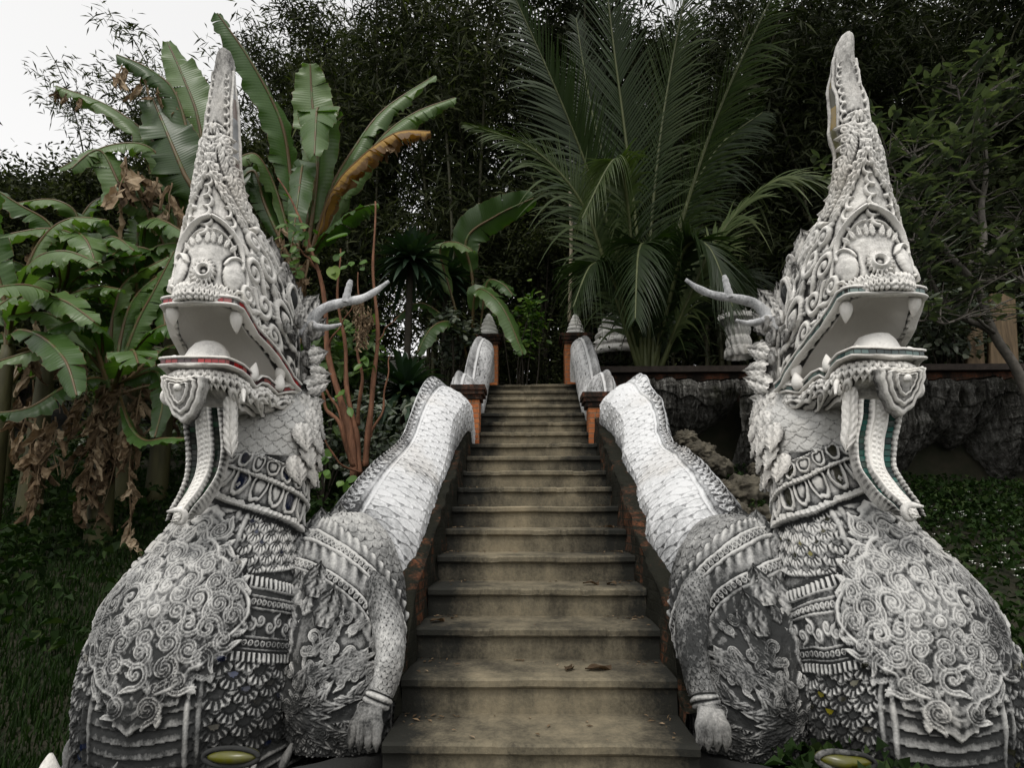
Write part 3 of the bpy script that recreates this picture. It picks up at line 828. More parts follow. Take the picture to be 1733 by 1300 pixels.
# flame locks, ear leaf, jaw frill: thick leaves standing off the skull
mb = MB()
for s in (1, -1):
    for (w, f, z), d, L, W in (((.09, .12, 2.56), (.02, .08, 1), .22, .19), ((.13, .0, 2.46), (.08, .15, 1), .21, .18), ((.17, -.06, 2.38), (.2, .2, 1), .18, .15),
                               ((.22, -.13, 2.36), (.35, .3, 1), .20, .16), ((.25, -.15, 2.27), (.5, .4, .8), .17, .13), ((.02, .06, 2.54), (-.02, .1, 1), .22, .18)):
        petal3(mb, (NX+s*w, HY-f, z), (s*d[0], d[1], d[2]), (s*.75, -.65, .15), L, W, .035, .12, 4, rel=-.28)
    for k, ((w, f, z), d, L, W) in enumerate((((.27, -.10, 2.13), (.35, .75, .35), .17, .12), ((.285, -.10, 2.04), (.4, .85, .1), .17, .12), ((.285, -.07, 1.94), (.35, .8, .35), .20, .13), ((.27, -.05, 1.86), (.2, .9, .15), .22, .14),
                                             ((.25, -.12, 1.84), (.1, .8, -.6), .20, .14))):
        petal3(mb, (NX+s*w, HY-f, z), (s*d[0], d[1], d[2]), (s*.85, -.5, .1), L, W, .04, .10, 4, rel=-.12)
for z0, n_ in ((1.90, 8), (1.81, 9), (1.72, 9), (1.63, 9), (1.54, 9)):      # layered locks down the nape
    for k in range(n_):
        a = 62+(k+.5*(z0 in (1.81, 1.63)))*236/n_
        i = np.searchsorted(v_, z0); j = np.searchsorted(DG[0], a if a < 180 else a-360) % len(phis)
        Nn = T.N[i, j]; petal3(mb, T.P[i, j]-Nn*.012, Nn*.30-UPV0*.9, Nn+UPV0*.2, .165, .15, .04, .03, 4, rel=-.14)
part('flame_locks', mb, 'plaster_head', head)
mb = MB()                                                       # swirls in the round on cheek and jaw hinge
for s in (1, -1):
    for (w, f, z), r, ang, d in (((.265, .03, 2.30), .05, 0, 1), ((.275, -.08, 2.22), .06, 1, -1), ((.27, .12, 2.20), .045, 2, 1), ((.285, -.04, 2.10), .05, .5, 1), ((.285, -.12, 2.30), .05, 2.5, -1), ((.27, .20, 2.22), .035, 1, -1),
                                 ((.20, .16, 2.52), .05, .4, 1), ((.19, .10, 2.58), .045, 2, -1), ((.25, -.16, 1.92), .06, .2, -1), ((.27, -.10, 2.01), .045, 2, 1)):
        mb = MB()
        for rr in (1, .62): curl3(mb, (NX+s*(w+.01), HY-f, z), (0, -1, 0), (0, 0, 1), r*rr, .012, 1.3, d, ang, .35, r*.6*(rr == 1))
        part('cheek_swirl', mb, 'plaster_head', head)

# antler, inner side only
A0 = np.array([NX+.22, HY+.16, 2.27])
pA = [A0, PX(520, 552, 3.46), PX(545, 524, 3.46), PX(580, 512, 3.48), PX(610, 506, 3.5), PX(634, 494, 3.52), PX(658, 476, 3.54)]
pB = [PX(585, 513, 3.48), PX(588, 496, 3.48), PX(592, 480, 3.48), PX(594, 474, 3.48)]
pC = [PX(518, 545, 3.46), PX(535, 553, 3.42), PX(555, 554, 3.38), PX(577, 549, 3.36)]
mb = MB()
for p, r in ((pA, [.054, .041, .031, .027, .024, .020, .010]), (pB, [.028, .022, .018, .011]), (pC, [.034, .024, .017, .008])):
    q = crom(np.c_[np.array(p), r], 26)
    mb.tube(q[:, :3], q[:, 3]*(1+.06*np.sin(np.arange(26)*1.3)), 12, relief=.58)
part('antler', mb, 'plaster_body', head)

# --- lower jaw ------------------------------------------------------------------------
def lowz(f):
    return np.interp(f, [-.2, 0, .05, .12, .165, .20, .26, .31, .345, .36, .40, .46, .52, .62], [1.90, 1.915, 1.905, 1.885, 1.87, 1.885, 1.905, 1.90, 1.872, 1.875, 1.905, 1.925, 1.93, 1.932])
JR = [(1.90, .12, .42, .30, .215, 1), (1.875, .12, .43, .32, .236, 1), (1.845, .11, .425, .34, .236, .9), (1.815, .09, .40, .34, .225, .7), (1.79, .05, .33, .34, .20, .5), (1.775, -.02, .22, .30, .17, .3), (1.755, -.06, .12, .25, .15, 0), (1.72, -.08, .08, .2, .14, 0)]
KJ = crom(JR[::-1], 110)
cj, sj = np.cos(ph2)[None], np.sin(ph2)[None]; ej = .72
fj = KJ[:, 1:2]+np.where(cj > 0, KJ[:, 2:3], KJ[:, 3:4])*sq(cj, ej); wj = KJ[:, 4:5]*sq(sj, ej)*(1-.30*np.clip((fj-.05)/.55, 0, 1))
PJ = np.stack([NX+wj, HY-fj, KJ[:, 0:1]+KJ[:, 5:6]*(lowz(fj)-1.915)], -1)
J = Relief(PJ, ph2, KJ[:, 0], np.maximum((KJ[:, 2]+KJ[:, 4])/2, .02), True)
for a in np.arange(-120, 121, 7.5):
    J.leaf(R_(a), 1.888, .070, .070, -math.pi/2, .026, .006, 3)
for a in np.arange(-116, 121, 7.5):
    J.leaf(R_(a), 1.880, .040, .045, -math.pi/2, .032, .01, 2)
for s in (-1, 1):
    for k, (a, z, r) in enumerate(((40, 1.81, .028), (70, 1.81, .028), (98, 1.81, .03))): J.spiral(R_(s*a), z, r, ang=k, d=s, w=.013, h=.028, base=.004, tail=r)
mb = MB(); J.emit(mb, .020, .10)
jaw = part('lower_jaw', mb, 'plaster_head')
mb = MB(); tt = np.linspace(1, .0, 16)[:, None]
f0, w0 = lip_path(120, -.01)
mb.grid(np.stack([NX+w0[None]*tt, HY-f0[None]+0*tt, lowz(f0)[None]-.015*(1-tt**2)], -1)[:, ::-1], relief=.7)
part('mouth_floor', mb, 'plaster_head', jaw)
lip(lambda f: lowz(f)+.012, -.022, jaw, .046)
mb = MB()
t_ = np.linspace(0, 1, 16)
prof = np.array([(.150, 0), (.142, .025), (.126, .06), (.103, .10), (.078, .127), (.045, .142), (.0, .146)])
th_ = np.linspace(0, 2*np.pi, 40, endpoint=False)
mb.grid(np.stack([NX-.02+prof[:, :1]*np.cos(th_)*.88, HY-.40+prof[:, :1]*np.sin(th_)*.8, 1.93+prof[:, 1:]*1.08+0*th_], -1), True, relief=.8)
tongue = part('tongue', mb, 'plaster_head', jaw)
mb = MB()
for f, w, L, r in ((.37, .195, .10, .027), (.17, .245, .10, .03), (.04, .245, .07, .035), (.555, -.10, .04, .025), (.37, -.195, .1, .027), (.17, -.245, .1, .03), (.54, .12, .04, .02)):
    mb = MB(); cone_tooth(mb, (NX+w, HY-f, lowz(f)+.01), (0, .15, 1), L, r, (0, .01, 0))
    part('fang', mb, 'plaster_head', jaw)
# chin shield: heart-shaped plates in three steps with a boss
mb = MB()
for k, sc in enumerate((1, .74, .46)):
    th_ = np.linspace(0, 2*np.pi, 60); hx = np.sin(th_)*.095*sc; hz = .76*(.10*np.cos(th_)-.045*np.cos(2*th_)*1.0+.02)*sc
    hz = np.where(np.abs(th_-np.pi) < 1.6, hz-.045*sc*(1-np.abs(th_-np.pi)/1.6), hz)
    sca = 1+.035*np.cos(th_*14)
    cen = np.array([NX-.015, HY-.60-.012*k, 1.795])
    lay = []
    for sx, dy in ((1, .05), (1, -.0), (.97, -.016), (.86, -.018), (.80, -.010), (0, -.016)):
        lay.append(np.stack([cen[0]+hx*sx*sca, cen[1]+dy+.25*(hx*sx)**2*3+0*hx+.35*(-hz*sx)*(.8), cen[2]+hz*sx*sca], 1))
    mb.grid(np.array(lay)[:, ::-1], relief=np.array([.3, .5, 1, .9, .35, .7])[:, None]+0*th_[None])
mb.ball((NX-.015, HY-.640, 1.805), .017, 10, relief=.8); 
for s in (1, -1): curl3(mb, (NX+s*.175, HY-.42, 1.80), (s*.6, -.8, 0), (0, 0, 1), .038, .013, 1.4, s, .5, .9, .06)
part('chin_shield', mb, 'plaster_head', jaw)

# --- beard: a banded ribbon from chin to chest, mosaic channels between the bands ------
spine = crom([(*PX(343, 690, 2.86), .090), (*PX(346, 725, 2.87), .093), (*PX(349, 765, 2.88), .090), (*PX(344, 805, 2.87), .080), (*PX(328, 840, 2.83), .066), (*PX(310, 866, 2.79), .054), (*PX(301, 880, 2.79), .046)], 150)
T_ = np.gradient(spine[:, :3], axis=0); T_ /= np.linalg.norm(T_, axis=1)[:, None]
X_ = np.array([1.0, .06, 0]); X_ = X_/np.linalg.norm(X_)
N_ = np.cross(T_, X_); N_ /= np.linalg.norm(N_, axis=1)[:, None]
if N_[70][1] > 0: N_ = -N_
a_ = np.linspace(-1, 1, 120)
def bands(a, s): # heights across: outer band, channel, wide band, channel, inner band
    H = np.where(np.abs(a+.86) < .13, .03*np.sqrt(np.clip(1-((a+.86)/.14)**2, 0, 1)), 0)
    H = np.maximum(H, np.where(np.abs(a-.12) < .36, .034+.012*np.sqrt(np.clip(1-((a-.12)/.37)**2, 0, 1)), 0))
    H = np.maximum(H, np.where(np.abs(a-.92) < .085, .032*np.sqrt(np.clip(1-((a-.92)/.09)**2, 0, 1)), 0))
    H = H+.006*(np.abs(np.abs(a-.12)-.32) < .03)
    H = H+.0022*np.sign(np.cos(s*210+9*a))*((np.abs(np.abs(a-.12)-.12) < .07) | (np.abs(a+.86) < .06))
    return H
s_ = np.linspace(0, .78, 150)[:, None]
Hb = bands(a_[None], s_)
base = spine[:, None, :3]+X_*(a_[None]*spine[:, 3:4])[..., None]
back = base+N_[:, None]*(-.05)
top_ = base+N_[:, None]*Hb[..., None]
mb = MB(); G = np.concatenate([back[:, :1], top_, back[:, -1:]], 1)
mb.grid(G, relief=np.concatenate([0*s_+.5, np.clip(.18+Hb*15+.10*np.sign(np.cos(s_*210+9*a_[None])), 0, 1.05), 0*s_+.5], 1))
mb.grid(back[:, ::-1], relief=.5)
curl3(mb, PX(303, 876, 2.76), (-1, 0, 0), (.1, -.3, 1), .034, .015, 1.2, 1, 1.4, .7, .05)
for k in range(5): petal3(mb, PX(388, 672+k*14, 2.88), (.15, .1, -1), (.4, -1, 0), .14, .07, .025, -.05, 3, rel=.1)
beard = part('beard', mb, 'plaster_head')
mb = MB(); tr = random.Random(2)
for lo, hi in ((-.72, -.26), (.50, .82)):
    for i in range(0, 132, 6):
        q = []
        for ii_, aa in ((i, lo), (i, hi), (i+5.15, hi), (i+5.15, lo)):
            k = min(int(ii_), 148); fr_ = ii_-k
            row = spine[k]*(1-fr_)+spine[k+1]*fr_; nn = N_[k]
            q.append(row[:3]+X_*aa*row[3]+nn*.008)
        mb.add(q, [[0, 1, 2, 3]], tint=tr.random())
part('beard_mosaic', mb, 'mosaic_beard', beard, False)

# --- body on the balustrade ---------------------------------------------------------------
BR = [(-.80, 6.75, 1.70, .19), (-.80, 6.45, 2.08, .22), (-.83, 6.08, 2.245, .265), (-.88, 5.65, 2.06, .275), (-.92, 5.22, 1.72, .255), (-.94, 4.85, 1.50, .275), (-.96, 4.45, 1.29, .325), (-.99, 4.05, 1.02, .365), (-1.03, 3.72, .76, .365), (-1.08, 3.45, .52, .34), (-1.22, 3.30, .36, .30), (-1.40, 3.25, .30, .26)]
NB = 1250
KB = crom(BR, NB)
Tb = np.gradient(KB[:, :3], axis=0); Tb /= np.linalg.norm(Tb, axis=1)[:, None]
tilt = rad(20)
upv = np.array([-math.sin(tilt), 0, math.cos(tilt)])
Ub = upv-Tb*(Tb@upv)[:, None]; Ub /= np.linalg.norm(Ub, axis=1)[:, None]
Sb = np.cross(Ub, -Tb)                                          # inner side (+X)
Sb *= np.sign(Sb[:, :1])
phb = np.radians(np.concatenate([np.linspace(-180, -70, 60, endpoint=False), np.linspace(-70, 150, 430, endpoint=False), np.linspace(150, 180, 12, endpoint=False)]))   # 0 = ridge top
peak = 1+(.15+.24*sstep(5.4, 6.0, KB[:, 1:2]))*np.exp(-(np.degrees(phb)[None]/17)**2)
PB = KB[:, None, :3]+KB[:, None, 3:4]*peak[:, :, None]*(Ub[:, None]*np.cos(phb)[None, :, None]*1.03+Sb[:, None]*np.sin(phb)[None, :, None]*(.90-.26*np.cos(phb)[None, :, None]*sstep(1.9, 1.2, np.arange(NB)/NB*2.6)[:, None, None]))
sB = np.concatenate([[0], np.cumsum(np.linalg.norm(np.diff(KB[:, :3], axis=0), axis=1))])
lim_ = np.interp(KB[:, 1:2], [5.5, 6.1], [-.70, -.60]); PB[..., 0] = np.where(PB[..., 0] > lim_, lim_+.25*(PB[..., 0]-lim_), PB[..., 0]); PB[..., 0] -= .02*(KB[:, 1:2] > 3.3)
B = Relief(PB, phb, sB, KB[:, 3], True)
DB = np.degrees(phb)[None]+0*sB[:, None]; SB = sB[:, None]+0*phb[None]
# scales tip towards the tail: rows run down the body
B.fan(np.abs(DB) > 24, .125, .060, .0075, phb[None]*.30+0*SB, sB[-1]+.02, ribs=False, rr=.58)
B.H = B.H*(sstep(0, .9, SB)*.6+.4)
dz = np.abs(np.abs(DB)-26); B.band(dz < 3.4, .017*np.sqrt(np.clip(1-(dz/3.4)**2, 0, 1)))
B.band(np.abs(DB) < 24, .006+0*DB)
for i, s in enumerate(np.arange(.15, sB[-1]-.1, .075)):
    B.spiral(R_(9), s, .028, ang=1.2, d=1, w=.0095, h=.017, base=.006, tail=.03)
    B.leaf(R_(-14), s, .08, .05, math.pi*.35, .018, .006, 3)
    B.leaf(R_(16), s+.02, .075, .045, math.pi*.62, .018, .006, 3)
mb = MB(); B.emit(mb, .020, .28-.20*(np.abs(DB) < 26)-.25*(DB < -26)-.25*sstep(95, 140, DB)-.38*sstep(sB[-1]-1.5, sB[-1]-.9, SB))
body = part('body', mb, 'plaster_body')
# serrated top edge of the ridge
mb = MB()
for i, s in enumerate(np.arange(.25, sB[-1]-1.1, .06)):
    k = np.searchsorted(sB, s); p = KB[k, :3]+Ub[k]*KB[k, 3]*1.19
    petal3(mb, p-Ub[k]*.03, Ub[k]*.75+Tb[k]*.65, Sb[k], .055, .06, .02, .05, 2, rel=-.2)
part('ridge_crest', mb, 'plaster_ridge', body)

# --- armoured shoulder: nested arched plates over the coil ------------------------------------
c0 = PX(580, 1060, 3.36); ax = np.array([.37, .42, .58])
pS = np.radians(np.linspace(-75, 130, 330)); tS = np.linspace(-.80, .985, 330)
ct = np.where(tS < -.35, np.sqrt(1-.35**2)-.10*(np.clip(-tS-.35, 0, 1)/.45)**2, np.sqrt(1-tS**2))[:, None]
lean = np.array([-.02, .14, 0])
PSx = np.stack([c0[0]+ax[0]*.92*np.sin(pS)[None]*ct**.8-.10*(tS[:, None]), c0[1]-ax[1]*.82*np.cos(pS)[None]*ct**.8+.30*(np.maximum(tS[:, None], -.35)-.1), c0[2]+ax[2]*tS[:, None]+0*pS[None]], -1)
PSx[..., 0] = np.minimum(PSx[..., 0], -.685)
S = Relief(PSx, pS, c0[2]+ax[2]*tS, .36*np.maximum(ct[:, 0], .25), False)
px_ = PSx[..., 0]-c0[0]; pz_ = PSx[..., 2]-c0[2]
DS = np.degrees(pS)[None]+0*tS[:, None]
# the harness bands sweep from the neck over the coil and down to the elbow
jx = (DS+34)/57.3*.34; jz = pz_+.30
rho = np.sqrt(jx**2+(jz*.92)**2)+.012*(fbm(jx*6, jz*6, 4)-.5)
up = (jz > -.15)
angj = np.arctan2(jx, jz)
for r0, w_, h_ in ((.545, .009, .026), (.582, .009, .026), (.670, .010, .030), (.708, .010, .030)):
    d = np.abs(rho-r0); S.band((d < w_) & up, h_*np.sqrt(np.clip(1-(d/w_)**2, 0, 1)))
for lo, hi, fq in ((.592, .660, 64), (.718, .775, 84), (.500, .537, 60)):
    tq = (rho-lo)/(hi-lo); S.band(up & (tq > 0) & (tq < 1), .010+.016*np.clip(tq, 0, 1)*(.55+.45*np.cos(angj*fq+2.5*tq)))
for r0 in (.5635, .689):
    for a in np.arange(-1.0, 2.0, .030/r0):
        pc, vc = R_(-34)+r0*math.sin(a)/.34, c0[2]-.30+r0*math.cos(a)/.92
        S.bead(pc, vc, .0135, .022, ring=True, base=.006); S.bead(pc, vc, .006, .018, base=.006)
mr = random.Random(9)
for k in range(150):                                            # flame feathers inside the harness
    a, r0 = mr.uniform(-.6, 1.9), .50*mr.random()**.6
    pc, vc = R_(-34)+r0*math.sin(a)/.34, c0[2]-.30+r0*math.cos(a)/.92
    if k % 3 == 0: S.spiral(pc, vc, mr.uniform(.018, .034), ang=mr.uniform(0, 6), d=mr.choice((-1, 1)), w=.0085, h=.016, base=.004, tail=.03, groove=True)
    else: S.leaf(pc, vc, mr.uniform(.08, .17), mr.uniform(.035, .06), math.pi/2-a+mr.uniform(-.6, .6), .020, .002, 4)
S.fan((rho > .778) & up, .085, .042, .010, pS[None]*.34+0*jz, c0[2]+.6, ribs=False)
S.fan((jz < -.02) & (S.H < .004), .075, .036, .012, pS[None]*.34+0*jz, c0[2]+.6)
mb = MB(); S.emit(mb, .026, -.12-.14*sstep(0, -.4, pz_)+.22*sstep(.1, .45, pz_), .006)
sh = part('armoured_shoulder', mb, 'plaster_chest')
# upright flame leaves along the shoulder's back edge
mb = MB()
for (x, y, Y, L, W, dx) in ((548, 900, 3.42, .22, .16, -.2), (520, 930, 3.30, .22, .16, -.3), (505, 965, 3.22, .20, .15, -.3), (574, 885, 3.52, .2, .15, -.1), (515, 1010, 3.12, .2, .16, -.25), (530, 990, 3.10, .18, .13, .1), (522, 1060, 3.06, .18, .13, -.3), (545, 1040, 3.0, .2, .13, .2)):
    mb = MB(); petal3(mb, PX(x, y+22, Y), (dx, .25, 1), (.5, -.9, .1), L, W, .045, -.15, 4, rel=-.22)
    part('flame_leaf', mb, 'plaster_chest', sh)

# --- foreleg, scaly shin and clawed foot -----------------------------------------------------
leg = crom([(*PX(628, 985, 3.26), .06), (*PX(652, 1040, 3.10), .068), (*PX(660, 1095, 2.98), .062), (*PX(655, 1140, 2.92), .054), (*PX(641, 1178, 2.88), .047), (*PX(634, 1195, 2.87), .045)], 150)
Tl = np.gradient(leg[:, :3], axis=0); Tl /= np.linalg.norm(Tl, axis=1)[:, None]
El = np.cross(Tl, [0, -1, 0]); El /= np.linalg.norm(El, axis=1)[:, None]; Fl = np.cross(El, Tl)
pl = np.linspace(-np.pi, np.pi, 150, endpoint=False)
PL = leg[:, None, :3]+leg[:, None, 3:4]*(Fl[:, None]*np.cos(pl)[None, :, None]+El[:, None]*np.sin(pl)[None, :, None])
PL = PL[::-1]
sl_ = np.concatenate([[0], np.cumsum(np.linalg.norm(np.diff(leg[::-1, :3], axis=0), axis=1))])
Lg = Relief(PL, pl, sl_, leg[::-1, 3], True)
cen = (Lg.N*(PL-leg[::-1][:, None, :3])).sum(-1).mean()
if cen < 0: Lg.N = -Lg.N
Lg.fan((sl_[:, None]+0*pl[None] > .05), .042, .021, .007, pl[None]*.1+0*sl_[:, None], sl_[-1], ribs=False)
for s0 in (.012, .035): Lg.band((np.abs(sl_[:, None]-s0) < .011)+0*pl[None] > 0, .014*np.sqrt(np.clip(1-((sl_[:, None]-s0)/.011)**2, 0, 1))+0*pl[None])
mb = MB(); Lg.emit(mb, .018, -.10, .006, flip=cen < 0)
lg = part('foreleg', mb, 'plaster_chest')
mb = MB(); f0_ = PX(629, 1204, 2.85)
mb.ball(f0_, (.050, .062, .044), 14, relief=.5)
for k, dx in enumerate((-.043, -.015, .014, .041)):
    q = crom([(f0_[0]+dx*.7, f0_[1]-.035, f0_[2]+.01, .024), (f0_[0]+dx, f0_[1]-.075, f0_[2]-.02, .026), (f0_[0]+dx*1.2, f0_[1]-.10, f0_[2]-.065, .022), (f0_[0]+dx*1.25, f0_[1]-.105, f0_[2]-.10, .014), (f0_[0]+dx*1.25, f0_[1]-.10, f0_[2]-.125, .004)], 18)
    mb.tube(q[:, :3], q[:, 3]*(1+.10*np.cos(np.arange(18)*1.1)), 10, relief=.55)
part('foot', mb, 'plaster_chest', lg)

# plinth under the whole figure
mb = MB()
th_ = np.linspace(0, 2*np.pi, 90, endpoint=False)
lay = []
for sc, z in ((1.16, -.06), (1.16, .10), (1.12, .15), (1.09, .17), (1.06, .24), (.9, .26)):
    rr = sc*(1+.02*np.abs(np.sin(th_*7)))
    lay.append(np.stack([NX+.22+.66*rr*np.cos(th_), 3.22+.56*rr*np.sin(th_), z-.05+0*th_], 1))
mb.grid(np.array(lay), True, relief=.0)
part('plinth', mb, 'plaster_chest')

# --- the twin on the right: mirrored, with its own glass -------------------------------------
naga2 = copy_tree(naga)
def recast(o, seen={}):
    """hand-made twin: every part is modelled afresh with slightly different swells and leans"""
    if o.type == 'MESH':
        if o.data.name not in seen:
            me = o.data.copy(); seen[o.data.name] = me
            co = np.zeros(len(me.vertices)*3, np.float32); me.vertices.foreach_get('co', co); co = co.reshape(-1, 3).astype(float)
            x, y, z = co.T
            d = np.stack([fbm(y*2.3+z, z*2.1+3, 31, 3)-.5, fbm(x*2.5+z, z*2.2+7, 32, 3)-.5, fbm(x*2.2+y, y*2.4+z*1.5, 33, 3)-.5], 1)*.085
            d += np.stack([fbm(y*9+z*3, z*9, 41, 2)-.5, fbm(x*9+z*2, z*9, 42, 2)-.5, fbm(x*9, y*9+z*4, 43, 2)-.5], 1)*.014
            d[:, 0] += .035*np.sin((z-2.7)*3.2)*np.clip((z-2.7)*1.5, 0, 1)
            me.vertices.foreach_set('co', (co+d).astype(np.float32).ravel()); me.update()
        o.data = seen[o.data.name]
    for ch in o.children: recast(ch)
recast(naga2)
for o in naga2.children_recursive:
    mp_ = {'mosaic_lip': 'mosaic_lip_pale', 'mosaic_beard': 'mosaic_beard_teal', 'mirror_scale': 'mirror_scale_gold', 'mirror_strip': 'mirror_strip_gold'}
    if o.type == 'MESH' and o.data.materials[0].name in mp_: o.data.materials[0] = M[mp_[o.data.materials[0].name]]
naga2.location = (-NX, 3.2, 0); naga2.scale = (-1, 1, 1); naga2.rotation_euler = (0, 0, rad(-1.5))
naga2['label'] = 'white stucco serpent with dark green lip mosaic, at the right of the stairs'
# ================================================================== foliage materials
def leaf_mat(name, stops, rough=.45, trans=.3, tcol=None, vein=0, spec=.35, noise_amt=.25, nscale=3, edge=.98, edge_n=.16):
    m = NT(name)
    t = m.attr('tint')
    n = m.noise(nscale, 4, .6)
    f = m.math('ADD', t, m.math('MULTIPLY', m.math('SUBTRACT', n, .5), noise_amt))
    c = m.ramp(f, stops)
    if vein:
        wv = m.math('SINE', m.math('MULTIPLY', m.attr('along'), vein))
        c = m.mix(m.ramp(wv, [(.0, .0), (1, .22)]), c, (.5, .6, .4), 'MULTIPLY')
        rib = m.ramp(m.attr('across'), [(0.0, 1), (.05, 0)])
        c = m.mix(rib, c, (.12, .17, .05))
        ed = m.math('ADD', m.attr('across'), m.math('MULTIPLY', m.math('SUBTRACT', m.noise(5, 4, .7), .5), edge_n))
        c = m.mix(m.ramp(ed, [(edge, 0), (min(1.0, edge+.10), .9)]), c, (.16, .095, .045))
        m.bump(wv, .12, .006)
    m.p(col=c, rough=rough, spec=spec)
    if trans:
        tr = m.n('ShaderNodeBsdfTranslucent'); mx = m.n('ShaderNodeMixShader')
        m.set(tr.inputs[0], m.mix(1.0, c, tcol or (1.0, 1.25, .35), 'MULTIPLY'))
        mx.inputs[0].default_value = trans
        m.t.links.new(m.b.outputs[0], mx.inputs[1]); m.t.links.new(tr.outputs[0], mx.inputs[2]); m.t.links.new(mx.outputs[0], m.out.inputs[0])
    return m.m
M['banana'] = leaf_mat('banana_leaf', [(0, (.018, .040, .008)), (.45, (.055, .115, .024)), (.8, (.125, .195, .066)), (1, (.18, .25, .10))], .38, .35, vein=150, spec=.5)
M['banana_yellow'] = leaf_mat('yellow_leaf', [(0, (.10, .055, .02)), (.45, (.34, .19, .03)), (1, (.40, .26, .10))], .6, .3, (1, .8, .3), vein=90, noise_amt=.9, edge=.62, edge_n=1.3)
M['dead'] = leaf_mat('dead_leaf', [(0, (.04, .026, .015)), (.5, (.18, .125, .074)), (1, (.44, .35, .24))], .8, .15, (1, .8, .5), spec=.15, noise_amt=.7, nscale=9)
M['stem'] = simple('banana_stem', (.09, .085, .035), .6, 7, .35, .3, vec=(1, 1, .2))
M['palm'] = leaf_mat('palm_leaflet', [(0, (.010, .018, .006)), (.5, (.028, .048, .015)), (.85, (.070, .095, .036)), (1, (.13, .15, .065))], .45, .25, spec=.28)
M['rachis'] = simple('palm_rachis', (.085, .10, .035), .5, 6, .5, .1)
M['dracaena'] = leaf_mat('sword_leaf', [(0, (.010, .022, .012)), (.6, (.022, .045, .024)), (1, (.05, .085, .05))], .35, .15, spec=.5)
M['forest'] = leaf_mat('forest_leaf', [(0, (.008, .010, .005)), (.5, (.027, .034, .013)), (.9, (.068, .080, .029)), (1, (.10, .115, .04))], .65, .22, spec=.12, noise_amt=1.0, nscale=.6)
M['forest_shaded'] = leaf_mat('forest_leaf_shaded', [(0, (.008, .010, .005)), (.5, (.018, .023, .009)), (.9, (.036, .044, .018)), (1, (.050, .060, .024))], .65, .2, spec=.10, noise_amt=.9, nscale=.6)  # forest leaf again, with the right side's shade put into the colour
M['plumeria'] = leaf_mat('broad_leaf', [(0, (.035, .048, .032)), (.6, (.095, .118, .082)), (1, (.20, .22, .165))], .35, .2, spec=.5)
M['grass'] = leaf_mat('grass_blade', [(0, (.006, .013, .003)), (.6, (.016, .036, .007)), (1, (.042, .062, .018))], .65, .25, spec=.12)
M['bright'] = leaf_mat('young_leaf', [(0, (.03, .07, .012)), (.6, (.08, .16, .025)), (1, (.16, .24, .04))], .45, .35, spec=.4)
M['bark_red'] = simple('bark_red', (.20, .092, .050), .8, 22, .35, .7, vec=(1, 1, .25))
M['bark_grey'] = simple('bark_grey', (.16, .145, .125), .8, 14, .4, .5)
M['bark_dark'] = simple('bark_dark', (.04, .034, .024), .85, 10, .4, .4)
M['culm'] = simple('bamboo_culm', (.05, .05, .022), .6, 6, .5, .2)
M['petal'] = simple('white_petal', (.7, .7, .66), .7, 6, .9, 0)
M['pole'] = simple('dry_pole', (.36, .31, .22), .7, 12, .6, .2, vec=(1, 1, .2))

# ================================================================== masonry beside the stairs
def mirrored(x): return (-1, 1)
def stair_line(y): return ST_Z0+(np.asarray(y, float)-ST_Y0)*ST_R/ST_T
for s, lab in ((-1, 'mossy brick flank wall under the left serpent body beside the steps'), (1, 'mossy brick flank wall under the right serpent body beside the steps')):
    mb = MB(); y = np.linspace(3.0, 8.55, 240)
    top = stair_line(y)+.17+.05*(fbm(y*2.3, y*0+s, 3)-.5)*2-.22*sstep(6.5, 6.9, y)-.25*sstep(3.5, 3.0, y)
    xi = .634+.012*(fbm(y*3.1, y*0+4+s, 5)-.3); h = np.linspace(-1, 1, 22)[:, None]
    zz = stair_line(y)[None]-.45+(h*.5+.5)*(top-stair_line(y)+.45)[None]
    inner = np.stack([xi[None]+.022*(fbm(y[None]*9+0*h, zz*9, 7+s)-.5)*2+.015*h, y[None]+0*h, zz], -1)
    topg = np.stack([xi[None]+np.linspace(.015, .36, 8)[:, None], y[None]+np.zeros((8, 1)), top[None]+np.linspace(0, .02, 8)[:, None]+.02*(fbm(y[None]*8+np.zeros((8, 1)), np.linspace(0, 3, 8)[:, None]+0*y[None], 2)-.5)], -1)
    out = np.stack([xi[None]+.36+0*h, y[None]+0*h, top[None]-(1-h)*.9], -1)[::-1]
    G = np.concatenate([inner, topg, out], 0); G[..., 0] *= s
    mb.grid(G if s < 0 else G[:, ::-1])
    face = G[:, 0]; o = mb.build('stair_wall', M['brick_mossy'])
    tag(o, lab, 'wall', 'walls flanking the stairs')

def brick_pillar(x, y, z0, z1, w, lab, finial=0.0, group='brick pillars along the stairs'):
    t = thing('brick_pillar', lab, 'pillar', (x, y, z0), group)
    mb = MB(); n = 10
    mb.box((0, 0, (z1-z0)/2-.08), (w, w, z1-z0-.16)); mb.build('shaft', M['brick_pillar'], t, False)
    mb = MB(); H = z1-z0
    for k, (e, hh) in enumerate(((.05, .045), (.10, .045), (.13, .055))):
        mb.box((0, 0, H-.16+.03+k*.05), (w+e, w+e, hh))
    c = mb.build('cap', M['brick_wall'], t, False)
    if finial:
        mb = MB(); th = np.linspace(0, 2*np.pi, 28, endpoint=False); zz = np.linspace(0, 1, 60)[:, None]
        r = finial*.38*(1-zz)**.62*(1+.16*np.abs(np.sin(zz*np.pi*5.5+th/2)))+.004
        mb.grid(np.stack([r*np.cos(th), r*np.sin(th), H+zz*finial+0*th], -1), True, relief=.35+.4*np.abs(np.sin(zz*np.pi*5.5+th/2)))
        mb.build('finial', M['finial'], t)
    return t
